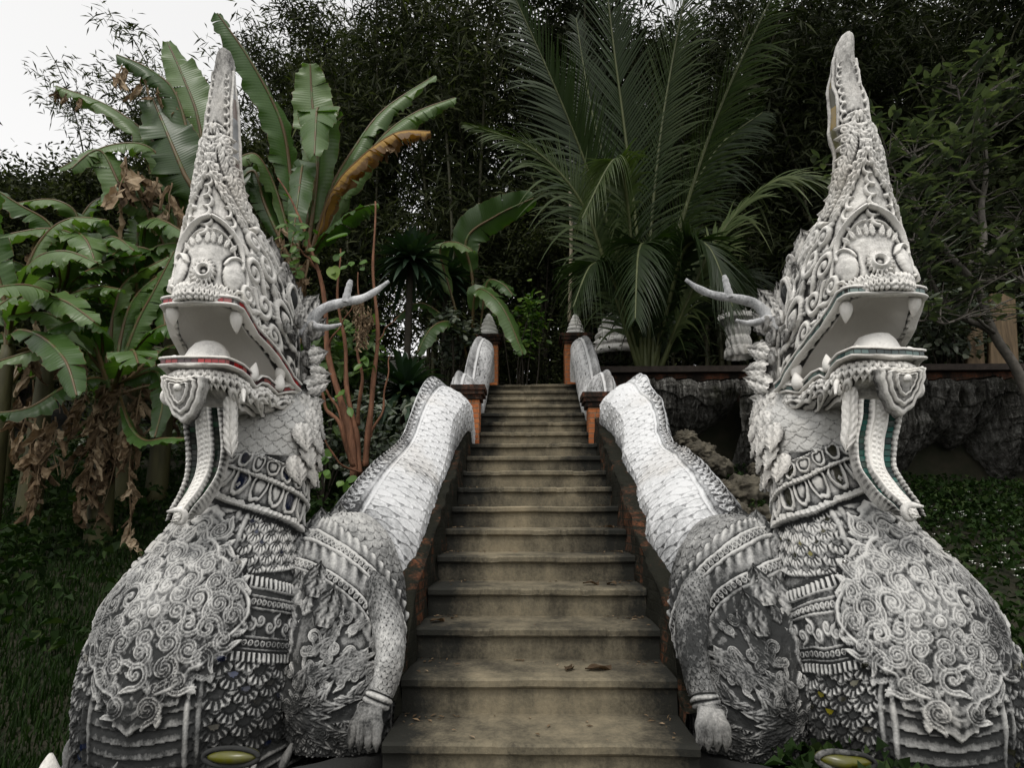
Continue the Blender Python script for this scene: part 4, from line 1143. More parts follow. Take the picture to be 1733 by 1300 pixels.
a = PX(795, 656, 6.62); brick_pillar(-.70, 6.62, 1.75, a[2], .24, 'lower orange brick pillar left of the steps behind the serpent hump')
a = PX(1013, 668, 6.62); brick_pillar(.71, 6.62, 1.75, a[2], .24, 'lower orange brick pillar right of the steps behind the serpent hump')
a = PX(833, 571, 8.95); brick_pillar(-.655, 8.95, 2.7, a[2], .30, 'upper brick pillar at the left of the stair head, half hidden by leaves', .38)
a = PX(970, 570, 8.95); brick_pillar(.66, 8.95, 2.7, a[2], .36, 'upper brick pillar at the right of the stair head with white spiral finial', .36)

# the serpents' tails beyond the lower pillars
for s, lab in ((-1, 'grey white serpent tail humps left of the upper steps'), (1, 'grey white serpent tail humps right of the upper steps')):
    t = thing('serpent_tail', lab, 'statue', (s*.75, 7.4, 2.3), 'serpent tails beside the upper steps')
    for k, rows in enumerate(([(.80, 6.78, 2.20, .14), (.80, 6.90, 2.50, .165), (.80, 7.03, 2.66, .185), (.79, 7.22, 2.62, .18), (.77, 7.4, 2.42, .18), (.76, 7.55, 2.30, .17)],
                              [(.76, 7.30, 2.22, .13), (.755, 7.45, 2.42, .16), (.74, 7.72, 2.80, .185), (.71, 7.98, 3.18, .19), (.68, 8.18, 3.42, .175), (.66, 8.36, 3.50, .13), (.65, 8.5, 3.38, .11), (.65, 8.62, 3.1, .10)])):
        Kt = crom(rows, 130); Kt[:, 0] *= s
        Tt = np.gradient(Kt[:, :3], axis=0); Tt /= np.linalg.norm(Tt, axis=1)[:, None]
        ux = np.array([s*.30, -.35, .85]); Ut = ux-Tt*(Tt@ux)[:, None]; Ut /= np.linalg.norm(Ut, axis=1)[:, None]; St = np.cross(Ut, Tt)
        p = np.linspace(-np.pi, np.pi, 110, endpoint=False); dg = np.degrees(p)
        pk = 1+.32*np.exp(-(dg/15)**2)
        Pt = Kt[:, None, :3]+Kt[:, None, 3:4]*pk[None, :, None]*(Ut[:, None]*np.cos(p)[None, :, None]+St[:, None]*np.sin(p)[None, :, None]*.85)
        st = np.concatenate([[0], np.cumsum(np.linalg.norm(np.diff(Kt[:, :3], axis=0), axis=1))])
        Rf = Relief(Pt, p, st, Kt[:, 3], True)
        if (Rf.N*(Pt-Kt[:, None, :3])).sum() < 0: Rf.N = -Rf.N; fl = True
        else: fl = False
        dd = np.abs(np.abs(dg)-24)[None]+0*st[:, None]
        Rf.band(dd < 5, .012*np.sqrt(np.clip(1-(dd/5)**2, 0, 1)))
        Rf.fan((np.abs(dg) > 30)[None]+0*st[:, None] > 0, .075, .036, .006, p[None]*.18+0*st[:, None], st[-1], ribs=False)
        mb = MB(); Rf.emit(mb, .016, .02, .003, flip=fl)
        for i in range(len(mb.v)): mb.v[i] = mb.v[i]-np.array([s*.75, 7.4, 2.3])
        mb.build(('low_hump', 'tall_hump')[k], M['plaster_ridge'], t)

# retaining wall with coping, right
t = thing('retaining_wall', 'dark red brick retaining wall with flat coping, right of the stair head', 'wall', (.9, 8.45, 2.2))
mb = MB(); mb.box((4.5, .15, .46), (9.2, .3, 1.0)); mb.build('brickwork', M['brick_wall'], t, False)
mb = MB(); mb.box((4.5, .12, 1.01), (9.3, .46, .085)); mb.build('coping', M['coping'], t, False)

# dripping rock ledge below it
def rock_curtain(x0, x1, y, ztop, zb, seed, lab, dark=0):
    nx, nz = int((x1-x0)*130), 110
    x = np.linspace(x0, x1, nx)[None]; q = np.linspace(0, 1, nz)[:, None]
    bot = zb+(ztop-zb)*np.clip(.95*fbm(x*1.5, 0*x+seed, seed)-.20, 0, .85)**1.0
    z = ztop-(ztop-bot)*q
    rd = lambda a, b, k: 1-np.abs(2*fbm(a, b, k, 5)-1)
    fl = .13*rd(x*1.8, z*4.5+x*.6, seed+11)+.05*np.floor(z*5+3*fbm(x*1.5, z, seed+12))%.11+.16*np.abs(np.sin(x*6.2+2.0*fbm(x*1.4, z*.5, seed+2)*4))**.7*(.4+.9*fbm(x*2, z, seed+9))+.18*rd(x*7, z*.55, seed+4)+.15*rd(x*19, z*1.1, seed+6)+.05*fbm(x*50, z*7, seed+7)
    yy = y-fl*(1-.65*q**3)+.38*q**1.4+.12*(1-q)**6
    mb = MB(); mb.grid(np.stack([x+0*q, yy, z+.04*fbm(x*3, 0*z+1, seed)], -1)[:, ::-1])
    tq = np.linspace(0, 1, 8)[:, None]
    mb.grid(np.stack([x+0*tq, yy[:1]+tq*.7, z[:1]+.04*fbm(x*3, 0*x+1, seed)+.03*fbm(x*5, tq*4, seed)], -1))
    tag(mb.build('rock_ledge', M['rock'], smooth=False), lab, 'rock', 'rock ledges below the wall')
rock_curtain(1.32, 2.55, 7.95, 2.86, 1.95, 3, 'grey dripping rock ledge hanging over a dark hollow, nearest the stairs')
rock_curtain(2.58, 6.8, 8.05, 2.86, 1.55, 8, 'long row of dark fluted rock columns behind the right serpent')
mb = MB(); mb.box((4.0, 8.46, 1.6), (6.4, .1, 2.3)); tag(mb.build('terrain', M['soil']), kind='structure')

def boulder(x, y, z, r, seed, lab):
    th = np.linspace(0, np.pi, 40)[:, None]; p = np.linspace(0, 2*np.pi, 70, endpoint=False)[None]
    nx_, ny_, nz_ = np.sin(th)*np.cos(p), np.sin(th)*np.sin(p), np.cos(th)+0*p
    d = 1+.75*(fbm(nx_*1.7+seed, ny_*1.7+nz_*1.3+seed, seed)-.5)+.5*(np.abs(fbm(nx_*3+seed, ny_*3+nz_*4, seed+3)-.5)*2-.25)+.12*(fbm(nx_*14+seed, ny_*14+nz_*9, seed+5)-.5)
    mb = MB(); mb.grid((np.stack([nx_, ny_*.9, nz_*.78], -1)*(d*r)[..., None])[::-1], True)
    o = mb.build('boulder', M['boulder']); o.location = (x, y, z); tag(o, lab, 'rock', 'boulders below the rock ledge')
for i, (px, py, Y, r, lab) in enumerate(((1185, 770, 7.2, .20, 'tan boulder under the hanging rock ledge, nearest the stairs'), (1215, 790, 7.1, .16, 'small tan boulder touching the largest one under the ledge'), (1262, 835, 6.6, .24, 'mossy brown boulder in the hollow beside the right serpent body'),
        (1240, 870, 6.2, .17, 'brown boulder low behind the right serpent body'), (1295, 880, 6.2, .16, 'brown boulder tucked against the right serpent neck'), (1160, 745, 7.4, .14, 'little grey boulder beside the right serpent hump'), (1290, 800, 7.2, .15, 'dark boulder deep in the ledge hollow'), (1225, 830, 6.6, .13, 'pebbly brown boulder between the two larger mossy ones'))):
    p = PX(px, py, Y); boulder(p[0], p[1], p[2], r, i+1, lab)

# white shrine pieces behind the wall
def shrine(px, py0, py1, Y, rad_, lab, bowl):
    p0, p1 = PX(px, py1, Y), PX(px, py0, Y); H = p1[2]-p0[2]
    t = thing('stucco_shrine', lab, 'shrine', tuple(p0), 'white stucco shrines behind the wall')
    th = np.linspace(0, 2*np.pi, 120, endpoint=False); q = np.linspace(0, 1, 110)[:, None]
    if bowl: r = rad_*(.95-.28*np.sin(q*np.pi)+.10*np.abs(np.sin(q*np.pi*4))+.25*(q > .88)+.05*np.cos(th*14+q*9))
    else: r = rad_*((1-q)**.6*(1+.12*np.abs(np.sin(q*np.pi*6)))+.05+.03*np.cos(th*12))
    mb = MB(); mb.grid(np.stack([r*np.cos(th), r*np.sin(th), q*H+0*th], -1), True, relief=.3+.5*np.abs(np.sin(q*np.pi*5+.3*np.cos(th*12))))
    mb.build('drum', M['finial'], t)
    mb = MB()
    for i in range(14):
        a = i*2*np.pi/14; petal3(mb, (rad_*.8*math.cos(a), rad_*.8*math.sin(a), H*.85), (math.cos(a)*.7, math.sin(a)*.7, .7), (-math.cos(a), -math.sin(a), 1), rad_*.75, rad_*.42, .03, .3, 3)
    if bowl: mb.build('petal_rim', M['finial'], t)
shrine(1252, 535, 605, 9.6, .24, 'white tiered lotus pedestal on the wall behind the right serpent', True)
shrine(1045, 520, 605, 10.2, .42, 'pale conical shrine glimpsed behind the palm fronds', False)
for k, (px, y0, y1, w_, tl, lab) in enumerate(((1700, 500, 640, .42, .07, 'broad weathered wooden plank standing at the right edge'), (1652, 528, 640, .26, .12, 'narrower wooden plank leaning left of the broad one'))):
    a, b = PX(px, y1, 8.9), PX(px-10*tl*4, y0, 8.9); mb = MB()
    n = 40; q = np.linspace(0, 1, n)[:, None]; xx = np.linspace(-.5, .5, 24)[None]
    front = np.stack([a[0]+(b[0]-a[0])*q+xx*w_*(1-.18*q), a[1]-.03*np.cos(xx*2)+.012*fbm(xx*22, q*1.5, k)+0*q, a[2]+(b[2]-a[2])*q+.05*fbm(xx*4, q*0, 5)*(q > .98)], -1)
    back = front+np.array([0, .08, 0]); G = np.concatenate([front, back[:, ::-1]], 1)
    mb.grid(G, True); mb.grid(np.stack([front[-1], back[-1]])); tag(mb.build('wooden_plank', M['wood']), lab, 'plank', 'planks on the terrace')
a, b = PX(963, 545, 9.6), PX(964, 300, 9.6); mb = MB(); q = np.linspace(0, 1, 30)[:, None]
mb.tube(a+(b-a)*q+np.array([.03, 0, 0])*np.sin(q*3), .03+.006*(np.arange(30) % 6 == 0), 8); tag(mb.build('bamboo_pole', M['pole']), 'thin pale bamboo pole rising behind the spiral finial', 'pole')

# ================================================================== plants
UPV = np.array([0, 0, 1.0])
def nrm(a): a = np.asarray(a, float); return a/(np.linalg.norm(a)+1e-9)

def banana_leaf(mb, pts, width, face, droop=.5, tears=5, tint=.5, seed=0, petiole=.12, tip_pow=.55, curl=0.0):
    r = random.Random(seed); n = 56
    C = crom(pts, n); T_ = np.gradient(C, axis=0); T_ /= np.linalg.norm(T_, axis=1)[:, None]
    S_ = np.cross(T_, np.asarray(face, float)); S_ /= np.linalg.norm(S_, axis=1)[:, None]+1e-9; N_ = np.cross(S_, T_)
    q = np.linspace(0, 1, n); qb = np.clip((q-petiole)/(1-petiole), 0, 1)
    W = width*.5*np.clip(np.sin(np.pi*np.clip(qb*.93+.05, 0, 1)), 0, 1)**tip_pow*(qb > 0)
    L = np.linalg.norm(np.diff(C, axis=0), axis=1).sum()
    mb.tube(C, width*.045*(1-.85*q)+.006, 6, tint=.75, along=0, across=1)
    k0 = int(petiole*n)
    for sg in (-1, 1):
        cuts = sorted(set([k0, n-1]+[r.randint(k0+3, n-3) for _ in range(int(tears*1.7)+1)]))
        for i0, i1 in zip(cuts[:-1], cuts[1:]):
            if i1-i0 < 1: continue
            dr = droop+r.uniform(-.22, .40); tl = r.uniform(-.14, .16); sh = r.uniform(.82, 1.03)
            a = np.linspace(0, 1, 8)[None]; idx = np.arange(i0, i1+1)
            gap = .35*min(1, 3/(i1-i0+1))
            w = (W[idx]*sh)[:, None]
            wav = .05*width*np.sin(q[idx]*40+sg+seed)[:, None]*a**2+.035*width*np.sin(q[idx]*97+seed*2)[:, None]*a**3
            w = w*(1-.07*np.abs(np.sin(q[idx]*61+seed*3+sg)))[:, None]
            P = C[idx][:, None]+S_[idx][:, None]*(sg*w*a*np.cos(dr*a))[..., None]+N_[idx][:, None]*(-w*a*np.sin(dr*(.4+.6*a))+wav+curl*w*a**3)[..., None]
            s_sh = ((idx-(i0+i1)/2)/max(1, (i1-i0)))[:, None]*-gap*.10*L/6*a**2
            P = P+T_[idx][:, None]*(s_sh+tl*w*a**2+.30*w*a)[..., None]
            Tn = np.clip(tint+.10*(r.random()-.5)+0*a+0*w, 0, 1)
            al = (q[idx]*L)[:, None]+0*a; ac = a+0*w
            if sg > 0: P, Tn, al, ac = P[:, ::-1], Tn[:, ::-1], al[:, ::-1], ac[:, ::-1]
            mb.grid(P, tint=Tn, along=al, across=ac)

def dead_leaf(mb, top, L, w, seed):
    """a dry leaf hanging straight down: a stalk with torn, crumpled, folded blades along it"""
    r = random.Random(seed); g = np.random.default_rng(seed)
    sway = np.array([r.uniform(-.22, .22), r.uniform(-.2, .1), 0])*L
    top = np.asarray(top, float); n = max(4, int(L/w*2.2))
    q = np.linspace(0, 1, 10)[:, None]; C = top+sway*q**2-UPV*(L*q)+.03*w*np.sin(q*9+seed)
    mb.tube(C, w*.045*(1-.7*q[:, 0]), 5, tint=.55)
    for k in range(n):
        u = (k+.5)/n; p = top+sway*u**2-UPV*(L*u*.9)
        ln, wd = w*r.uniform(.7, 1.5), w*r.uniform(.3, .7); a = r.uniform(0, 6.28)
        d = nrm([math.cos(a)*.55, math.sin(a)*.55, -r.uniform(.5, 1.3)]); b = nrm(np.cross(d, [math.sin(a*3), math.cos(a*2), .3])); nn = np.cross(b, d)
        s_ = np.linspace(0, 1, 7)[:, None]; t_ = np.linspace(-1, 1, 6)[None]
        f = r.uniform(.5, 1.3)
        W = wd*.5*(.35+.65*np.sin(np.pi*(s_*.8+.15)))+0*t_
        P = p+d*(s_*ln+0*t_)[..., None]+b*(W*t_*math.cos(f*.8))[..., None]+nn*(W*np.abs(t_)*math.sin(f)+ln*.35*r.uniform(-1, 1)*s_**2)[..., None]
        P = P+g.normal(size=P.shape)*wd*.085
        mb.grid(P, tint=np.clip(.15+.7*r.random()**1.3+.12*g.normal(size=P.shape[:2]), 0, 1))

def rel_parts(mb, loc):
    for i in range(len(mb.v)): mb.v[i] = mb.v[i]-np.asarray(loc)
    return mb

def banana_plant(px, py, Y, lab, leaves, stem_h=None, dead=(), nrand=0, seed=0, lean=0):
    """crown pixel; leaves: (points as pixels with depth, width, face, droop, tears, tint, mat)"""
    crown = PX(px, py, Y); gz = float(ground_z(crown[0], crown[1])); base = np.array([crown[0]+lean, crown[1]+.1, min(gz, crown[2]-.5)-.08])
    t = thing('banana_plant', lab, 'banana plant', tuple(base), 'banana plants left of the stairs')
    mb = MB(); q = np.linspace(0, 1, 14)[:, None]; C = base+(crown-base)*q
    mb.tube(C, .13-.07*q[:, 0], 12); rel_parts(mb, base).build('pseudostem', M['stem'], t)
    r = random.Random(seed)
    for k, lf in enumerate(leaves):
        pts, w, face, dr, te, ti, mt = lf
        mb = MB(); banana_leaf(mb, pts, w, face, dr, te, ti, seed*31+k)
        rel_parts(mb, base).build('leaf', M[mt], t)
    for k in range(nrand):
        a = r.uniform(0, 6.28); L = r.uniform(1.1, 1.9); el = r.uniform(.15, 1.1)
        d = np.array([math.cos(a), math.sin(a)*.9, 0]); up_ = UPV
        p = [crown-UPV*.1, crown+d*L*.35*math.cos(el)+UPV*L*.40*math.sin(el), crown+d*L*.75*math.cos(el*.8)+UPV*L*.55*math.sin(el), crown+d*L*1.05*math.cos(el*.5)+UPV*L*(.45*math.sin(el)-.12)]
        mb = MB(); banana_leaf(mb, p, r.uniform(.30, .46), (0, -.35, 1), r.uniform(.15, .7), r.randint(3, 10), r.uniform(.25, .75), seed*77+k, .2)
        rel_parts(mb, base).build('leaf', M['banana'], t)
    for k, (dx, dy, dY, L, w) in enumerate(dead):
        mb = MB(); dead_leaf(mb, PX(dx, dy, dY), L, w, seed*13+k); rel_parts(mb, base).build('dead_leaf', M['dead'], t, False)
    return t

def lp(*a):                                                     # (x,y,Y) triples -> points
    return [PX(*p) for p in a]
CAMF = (.15, -.9, .45); UPF = (0, -.25, 1); SIDE = (.6, -.7, .4)
# tall plant behind the left crest
banana_plant(500, 430, 7.6, 'tall banana plant rising behind the left serpent crest with one yellow torn leaf', [
    (lp((500, 420, 7.6), (492, 300, 7.5), (475, 205, 7.3), (425, 105, 7.0), (368, 22, 6.8)), .62, (.75, -.6, .25), .5, 4, .42, 'banana'),
    (lp((515, 420, 7.6), (530, 300, 7.7), (532, 225, 7.7), (527, 150, 7.7), (525, 108, 7.65)), .62, (0, -1, .1), .15, 2, .78, 'banana'),
    (lp((520, 430, 7.6), (535, 310, 7.5), (540, 200, 7.3), (536, 188, 7.0), (532, 262, 6.7)), .62, (0, -.7, .8), .35, 2, .6, 'banana'),
    (lp((525, 430, 7.6), (560, 320, 7.6), (600, 250, 7.6), (650, 185, 7.7), (735, 128, 7.9)), .46, (-.2, -.35, 1), .85, 7, .66, 'banana'),
    (lp((530, 440, 7.6), (575, 340, 7.5), (640, 240, 7.4), (700, 192, 7.4), (770, 165, 7.5)), .44, (-.3, -.3, 1), 1.0, 9, .72, 'banana'),
    (lp((525, 450, 7.6), (560, 330, 7.2), (610, 268, 7.0), (670, 225, 6.9), (728, 222, 6.9)), .46, (-.35, -.2, 1), 1.0, 12, .55, 'banana_yellow'),
    (lp((500, 440, 7.6), (470, 330, 7.5), (440, 268, 7.3), (415, 262, 7.2), (385, 285, 7.0)), .42, UPF, .5, 4, .7, 'banana'),
    (lp((495, 450, 7.6), (450, 350, 7.5), (430, 290, 7.5), (400, 320, 7.4), (385, 400, 7.3)), .5, CAMF, .3, 3, .2, 'banana'),
    (lp((505, 440, 7.6), (508, 340, 7.4), (512, 280, 7.2), (505, 330, 6.9), (495, 410, 6.8)), .38, CAMF, .3, 3, .3, 'banana'),
    (lp((515, 450, 7.6), (548, 400, 7.2), (580, 370, 7.0), (610, 352, 6.9), (640, 345, 6.9)), .40, (0, -.1, 1), .5, 5, .35, 'banana'),
], dead=[(490, 430, 7.4, 1.0, .3), (520, 440, 7.3, 1.2, .35), (475, 380, 7.2, .6, .25), (660, 235, 6.95, .16, .2)], seed=1)
banana_plant(300, 470, 7.2, 'banana plant at upper left with frayed brown leaf edges against the sky', [
    (lp((320, 460, 7.2), (345, 300, 7.2), (335, 200, 7.2), (310, 130, 7.2), (283, 70, 7.2)), .58, (.2, -.95, .2), .25, 3, .72, 'banana'),
    (lp((310, 460, 7.2), (325, 290, 7.0), (300, 165, 6.9), (255, 118, 6.8), (198, 92, 6.7)), .48, (.2, -.3, 1), .9, 9, .30, 'banana'),
    (lp((305, 460, 7.2), (300, 320, 7.1), (255, 235, 7.0), (185, 180, 6.9), (95, 145, 6.8)), .46, (.25, -.15, 1), .95, 6, .80, 'banana'),
    (lp((320, 470, 7.2), (335, 350, 6.9), (310, 290, 6.8), (285, 230, 6.8), (258, 165, 6.9)), .80, (.1, -1, .1), .15, 2, .18, 'banana'),
    (lp((300, 470, 7.2), (300, 340, 7.0), (260, 255, 6.8), (190, 245, 6.6), (100, 285, 6.4)), .44, (.1, -.55, 1), .5, 5, .75, 'banana'),
    (lp((295, 470, 7.2), (280, 360, 6.8), (215, 330, 6.6), (170, 255, 6.5), (120, 285, 6.3)), .44, (.5, -.8, .5), .4, 7, .68, 'banana'),
    (lp((300, 470, 7.2), (270, 400, 6.9), (240, 350, 6.7), (205, 310, 6.6), (175, 345, 6.4)), .40, CAMF, .3, 4, .55, 'banana'),
], dead=[(205, 110, 6.65, .30, .22), (240, 125, 6.8, .34, .2), (270, 140, 6.8, .32, .18), (300, 155, 6.9, .4, .2), (215, 265, 6.5, .6, .35), (235, 290, 6.6, .6, .3), (265, 300, 6.7, .45, .3), (290, 310, 6.8, .5, .25), (310, 350, 6.8, .3, .2), (98, 150, 6.8, .10, .12), (116, 158, 6.8, .12, .10), (140, 166, 6.8, .14, .10)], seed=2)
banana_plant(190, 655, 6.0, 'young banana plant with a long skirt of hanging dead tan leaves', [
    (lp((190, 650, 6.0), (165, 605, 5.9), (120, 555, 5.8), (75, 530, 5.7), (15, 535, 5.6)), .36, (.1, -.5, 1), .3, 2, .78, 'banana'),
    (lp((190, 650, 6.0), (150, 600, 5.8), (110, 578, 5.5), (50, 595, 5.3), (-20, 618, 5.2)), .32, (0, -.7, .8), .4, 3, .80, 'banana'),
    (lp((192, 650, 6.0), (175, 600, 5.9), (170, 560, 5.7), (140, 540, 5.5), (80, 560, 5.3)), .34, (0, -.3, 1), .7, 3, .45, 'banana'),
    (lp((195, 650, 6.0), (215, 590, 6.0), (235, 540, 6.0), (262, 490, 6.0), (295, 425, 6.0)), .34, (-.3, -.9, .3), .3, 4, .58, 'banana'),
    (lp((195, 650, 6.0), (205, 570, 6.1), (225, 510, 6.1), (265, 470, 6.1), (330, 440, 6.1)), .36, (-.1, -.3, 1), .5, 3, .62, 'banana'),
    (lp((192, 650, 6.0), (188, 570, 6.2), (195, 520, 6.2), (215, 475, 6.2), (285, 435, 6.2)), .36, (-.2, -.5, 1), .35, 3, .82, 'banana'),
    (lp((185, 650, 6.0), (160, 640, 5.7), (110, 655, 5.4), (50, 690, 5.2), (-10, 700, 5.1)), .34, (0, -.2, 1), .6, 3, .2, 'banana'),
    (lp((200, 650, 6.0), (225, 640, 5.8), (265, 630, 5.6), (275, 680, 5.5), (262, 740, 5.4)), .26, CAMF, .2, 2, .25, 'banana'),
    (lp((200, 660, 6.0), (220, 720, 5.7), (245, 745, 5.5), (280, 742, 5.3), (318, 742, 5.2)), .22, UPF, .4, 1, .45, 'banana'),
], dead=[(150+9*(k % 9)+2*k, 640+(k*37) % 90, 5.85+.02*(k % 7), .75+.08*(k % 8), .17) for k in range(12)]+[(50+9*k, 680+(k*29) % 60, 5.5, .55+.05*(k % 5), .18) for k in range(6)], nrand=6, seed=3)
banana_plant(95, 500, 6.6, 'leafy banana plant at the left edge below the dark bushes', [
    (lp((100, 500, 6.6), (110, 440, 6.5), (85, 380, 6.4), (30, 345, 6.2), (-40, 300, 6.0)), .44, (.3, -.5, 1), .4, 3, .35, 'banana'),
    (lp((100, 500, 6.6), (105, 430, 6.3), (125, 395, 6.1), (145, 405, 5.9), (160, 440, 5.8)), .42, (.2, -.6, 1), .3, 2, .72, 'banana'),
    (lp((100, 500, 6.6), (112, 420, 6.7), (130, 365, 6.7), (90, 338, 6.6), (20, 345, 6.6)), .40, (0, -.5, 1), .5, 4, .76, 'banana'),
    (lp((100, 500, 6.6), (120, 410, 6.8), (150, 350, 6.8), (185, 330, 6.8), (230, 315, 6.8)), .34, (0, -.5, 1), .5, 4, .74, 'banana'),
    (lp((100, 510, 6.6), (115, 460, 6.2), (110, 430, 6.0), (85, 438, 5.8), (55, 462, 5.7)), .34, (0, -.5, 1), .4, 2, .82, 'banana'),
    (lp((95, 510, 6.6), (80, 470, 6.3), (60, 475, 6.0), (30, 495, 5.8), (-20, 530, 5.7)), .36, (0, -.7, .8), .3, 3, .70, 'banana'),
    (lp((95, 510, 6.6), (75, 480, 6.4), (50, 455, 6.3), (10, 440, 6.2), (-40, 450, 6.1)), .38, (0, -.5, 1), .4, 3, .55, 'banana'),
    (lp((100, 510, 6.6), (135, 470, 6.3), (160, 455, 6.2), (190, 440, 6.1), (240, 432, 6.1)), .36, (0, -.4, 1), .45, 3, .55, 'banana'),
    (lp((100, 520, 6.6), (120, 500, 6.2), (140, 492, 6.0), (170, 485, 5.9), (205, 490, 5.8)), .34, (0, -.6, 1), .4, 3, .66, 'banana'),
], nrand=9, dead=[(60, 540, 6.3, .8, .22), (110, 560, 6.3, .9, .2), (135, 600, 6.2, .8, .2)], seed=4)
banana_plant(235, 520, 6.9, 'banana plant with broad upright blades just left of the serpent head', [
    (lp((235, 520, 6.9), (232, 470, 6.9), (232, 430, 6.9), (233, 400, 6.9), (236, 360, 6.9)), .62, (0, -1, .15), .2, 4, .70, 'banana'),
    (lp((235, 520, 6.9), (245, 450, 6.7), (262, 420, 6.6), (300, 412, 6.5), (330, 425, 6.4)), .40, (0, -.4, 1), .4, 3, .66, 'banana'),
    (lp((235, 520, 6.9), (220, 430, 6.8), (190, 385, 6.7), (160, 372, 6.6), (120, 385, 6.5)), .40, (0, -.4, 1), .5, 3, .45, 'banana'),
    (lp((235, 520, 6.9), (240, 430, 6.8), (250, 375, 6.6), (280, 375, 6.4), (320, 400, 6.2)), .42, (0, -.3, 1), .6, 5, .60, 'banana'),
    (lp((235, 520, 6.9), (215, 440, 6.6), (195, 410, 6.5), (160, 415, 6.3), (110, 440, 6.2)), .40, (0, -.5, 1), .35, 3, .78, 'banana'),
    (lp((235, 530, 6.9), (255, 480, 6.5), (265, 470, 6.3), (275, 510, 6.1), (280, 560, 6.0)), .36, CAMF, .2, 3, .42, 'banana'),
], nrand=8, dead=[(230, 560, 6.6, .7, .2), (215, 590, 6.6, .9, .2), (250, 600, 6.6, .9, .22), (205, 420, 6.5, .25, .2), (70, 400, 6.3, .3, .2)], seed=5)
banana_plant(340, 640, 8.2, 'shaded banana plant behind the left serpent neck', [], nrand=9, dead=[(265+22*k, 640+(k*31) % 60, 7.6, .7, .2) for k in range(4)], seed=6)
banana_plant(20, 640, 7.6, 'half hidden banana plant at the far left edge with hanging dead leaves', [], nrand=7, dead=[(10+24*k, 640+(k*31) % 60, 7.0, .6, .2) for k in range(3)], seed=7)

banana_plant(15, 585, 5.9, 'banana plant whose broad leaves fill the left edge of the view', [
    (lp((15, 585, 5.9), (30, 500, 5.8), (60, 440, 5.6), (110, 425, 5.4), (165, 445, 5.3)), .40, (0, -.5, 1), .4, 3, .74, 'banana'),
    (lp((15, 585, 5.9), (25, 520, 5.6), (60, 500, 5.4), (110, 510, 5.2), (160, 545, 5.1)), .38, (0, -.6, .8), .35, 3, .66, 'banana'),
    (lp((15, 585, 5.9), (5, 500, 5.8), (-20, 420, 5.7), (-30, 370, 5.6), (-10, 320, 5.5)), .44, (.3, -.9, .2), .3, 3, .5, 'banana'),
    (lp((15, 585, 5.9), (40, 470, 6.0), (75, 400, 6.0), (120, 370, 6.0), (180, 372, 6.0)), .40, (0, -.5, 1), .45, 4, .78, 'banana'),
    (lp((15, 585, 5.9), (30, 560, 5.5), (70, 570, 5.2), (110, 610, 5.0), (130, 670, 4.9)), .34, (.2, -.7, .7), .3, 3, .4, 'banana')], nrand=4, seed=8)
# ------------------------------------------------------------------ coconut palm
def frond(mb, mr_, pts, L=.85, n=64, droop=.35, tint=.5, seed=0, face=(0, -1, .3), fw=.9):
    r = random.Random(seed); C = crom(pts, n*2); T_ = np.gradient(C, axis=0); T_ /= np.linalg.norm(T_, axis=1)[:, None]
    S_ = np.cross(T_, np.asarray(face, float)); S_ /= np.linalg.norm(S_, axis=1)[:, None]; N_ = np.cross(S_, T_)
    q = np.linspace(0, 1, n*2); mr_.tube(C, .034*(1-.85*q)+.004, 7)
    s = np.linspace(0, 1, 9)[:, None]
    for i in range(int(n*.26), n*2-1):
        for sg in (-1, 1):
            u = (q[i]-.13)/.87
            if r.random() < .05: continue
            ln = L*(.30+.70*math.sin(math.pi*min(1, u*.80+.16)))*(1-.45*max(0, u-.75)/.25)*r.uniform(.88, 1.08)
            d = nrm(S_[i]*sg*(1.0-.30*u)+T_[i]*(fw+.5*u)+N_[i]*r.uniform(.05, .28))
            dr = droop*(r.uniform(.5, 1.7) if r.random() < .88 else r.uniform(2, 4))
            c = C[i]+d*(s*ln)+np.array([0, 0, -1.0])*(dr*ln*s**2.2)
            wd = .027*(1-s**1.6)+.001
            nn = nrm(np.cross(d, T_[i]*.6+N_[i])); nn2 = nrm(T_[i]+N_[i]*.2*sg)
            P = np.stack([c-nn2*wd, c+nn*wd*0.25, c+nn2*wd], 1)
            ti = np.clip(tint+.18*(r.random()-.5)+.12*s, 0, 1)+np.zeros((1, 3))
            mb.grid(P, tint=ti)
pc = PX(1095, 650, 8.6)
palm = thing('coconut_palm', 'young coconut palm with long feathery fronds beside the upper steps', 'palm tree', (pc[0], pc[1], 2.45))
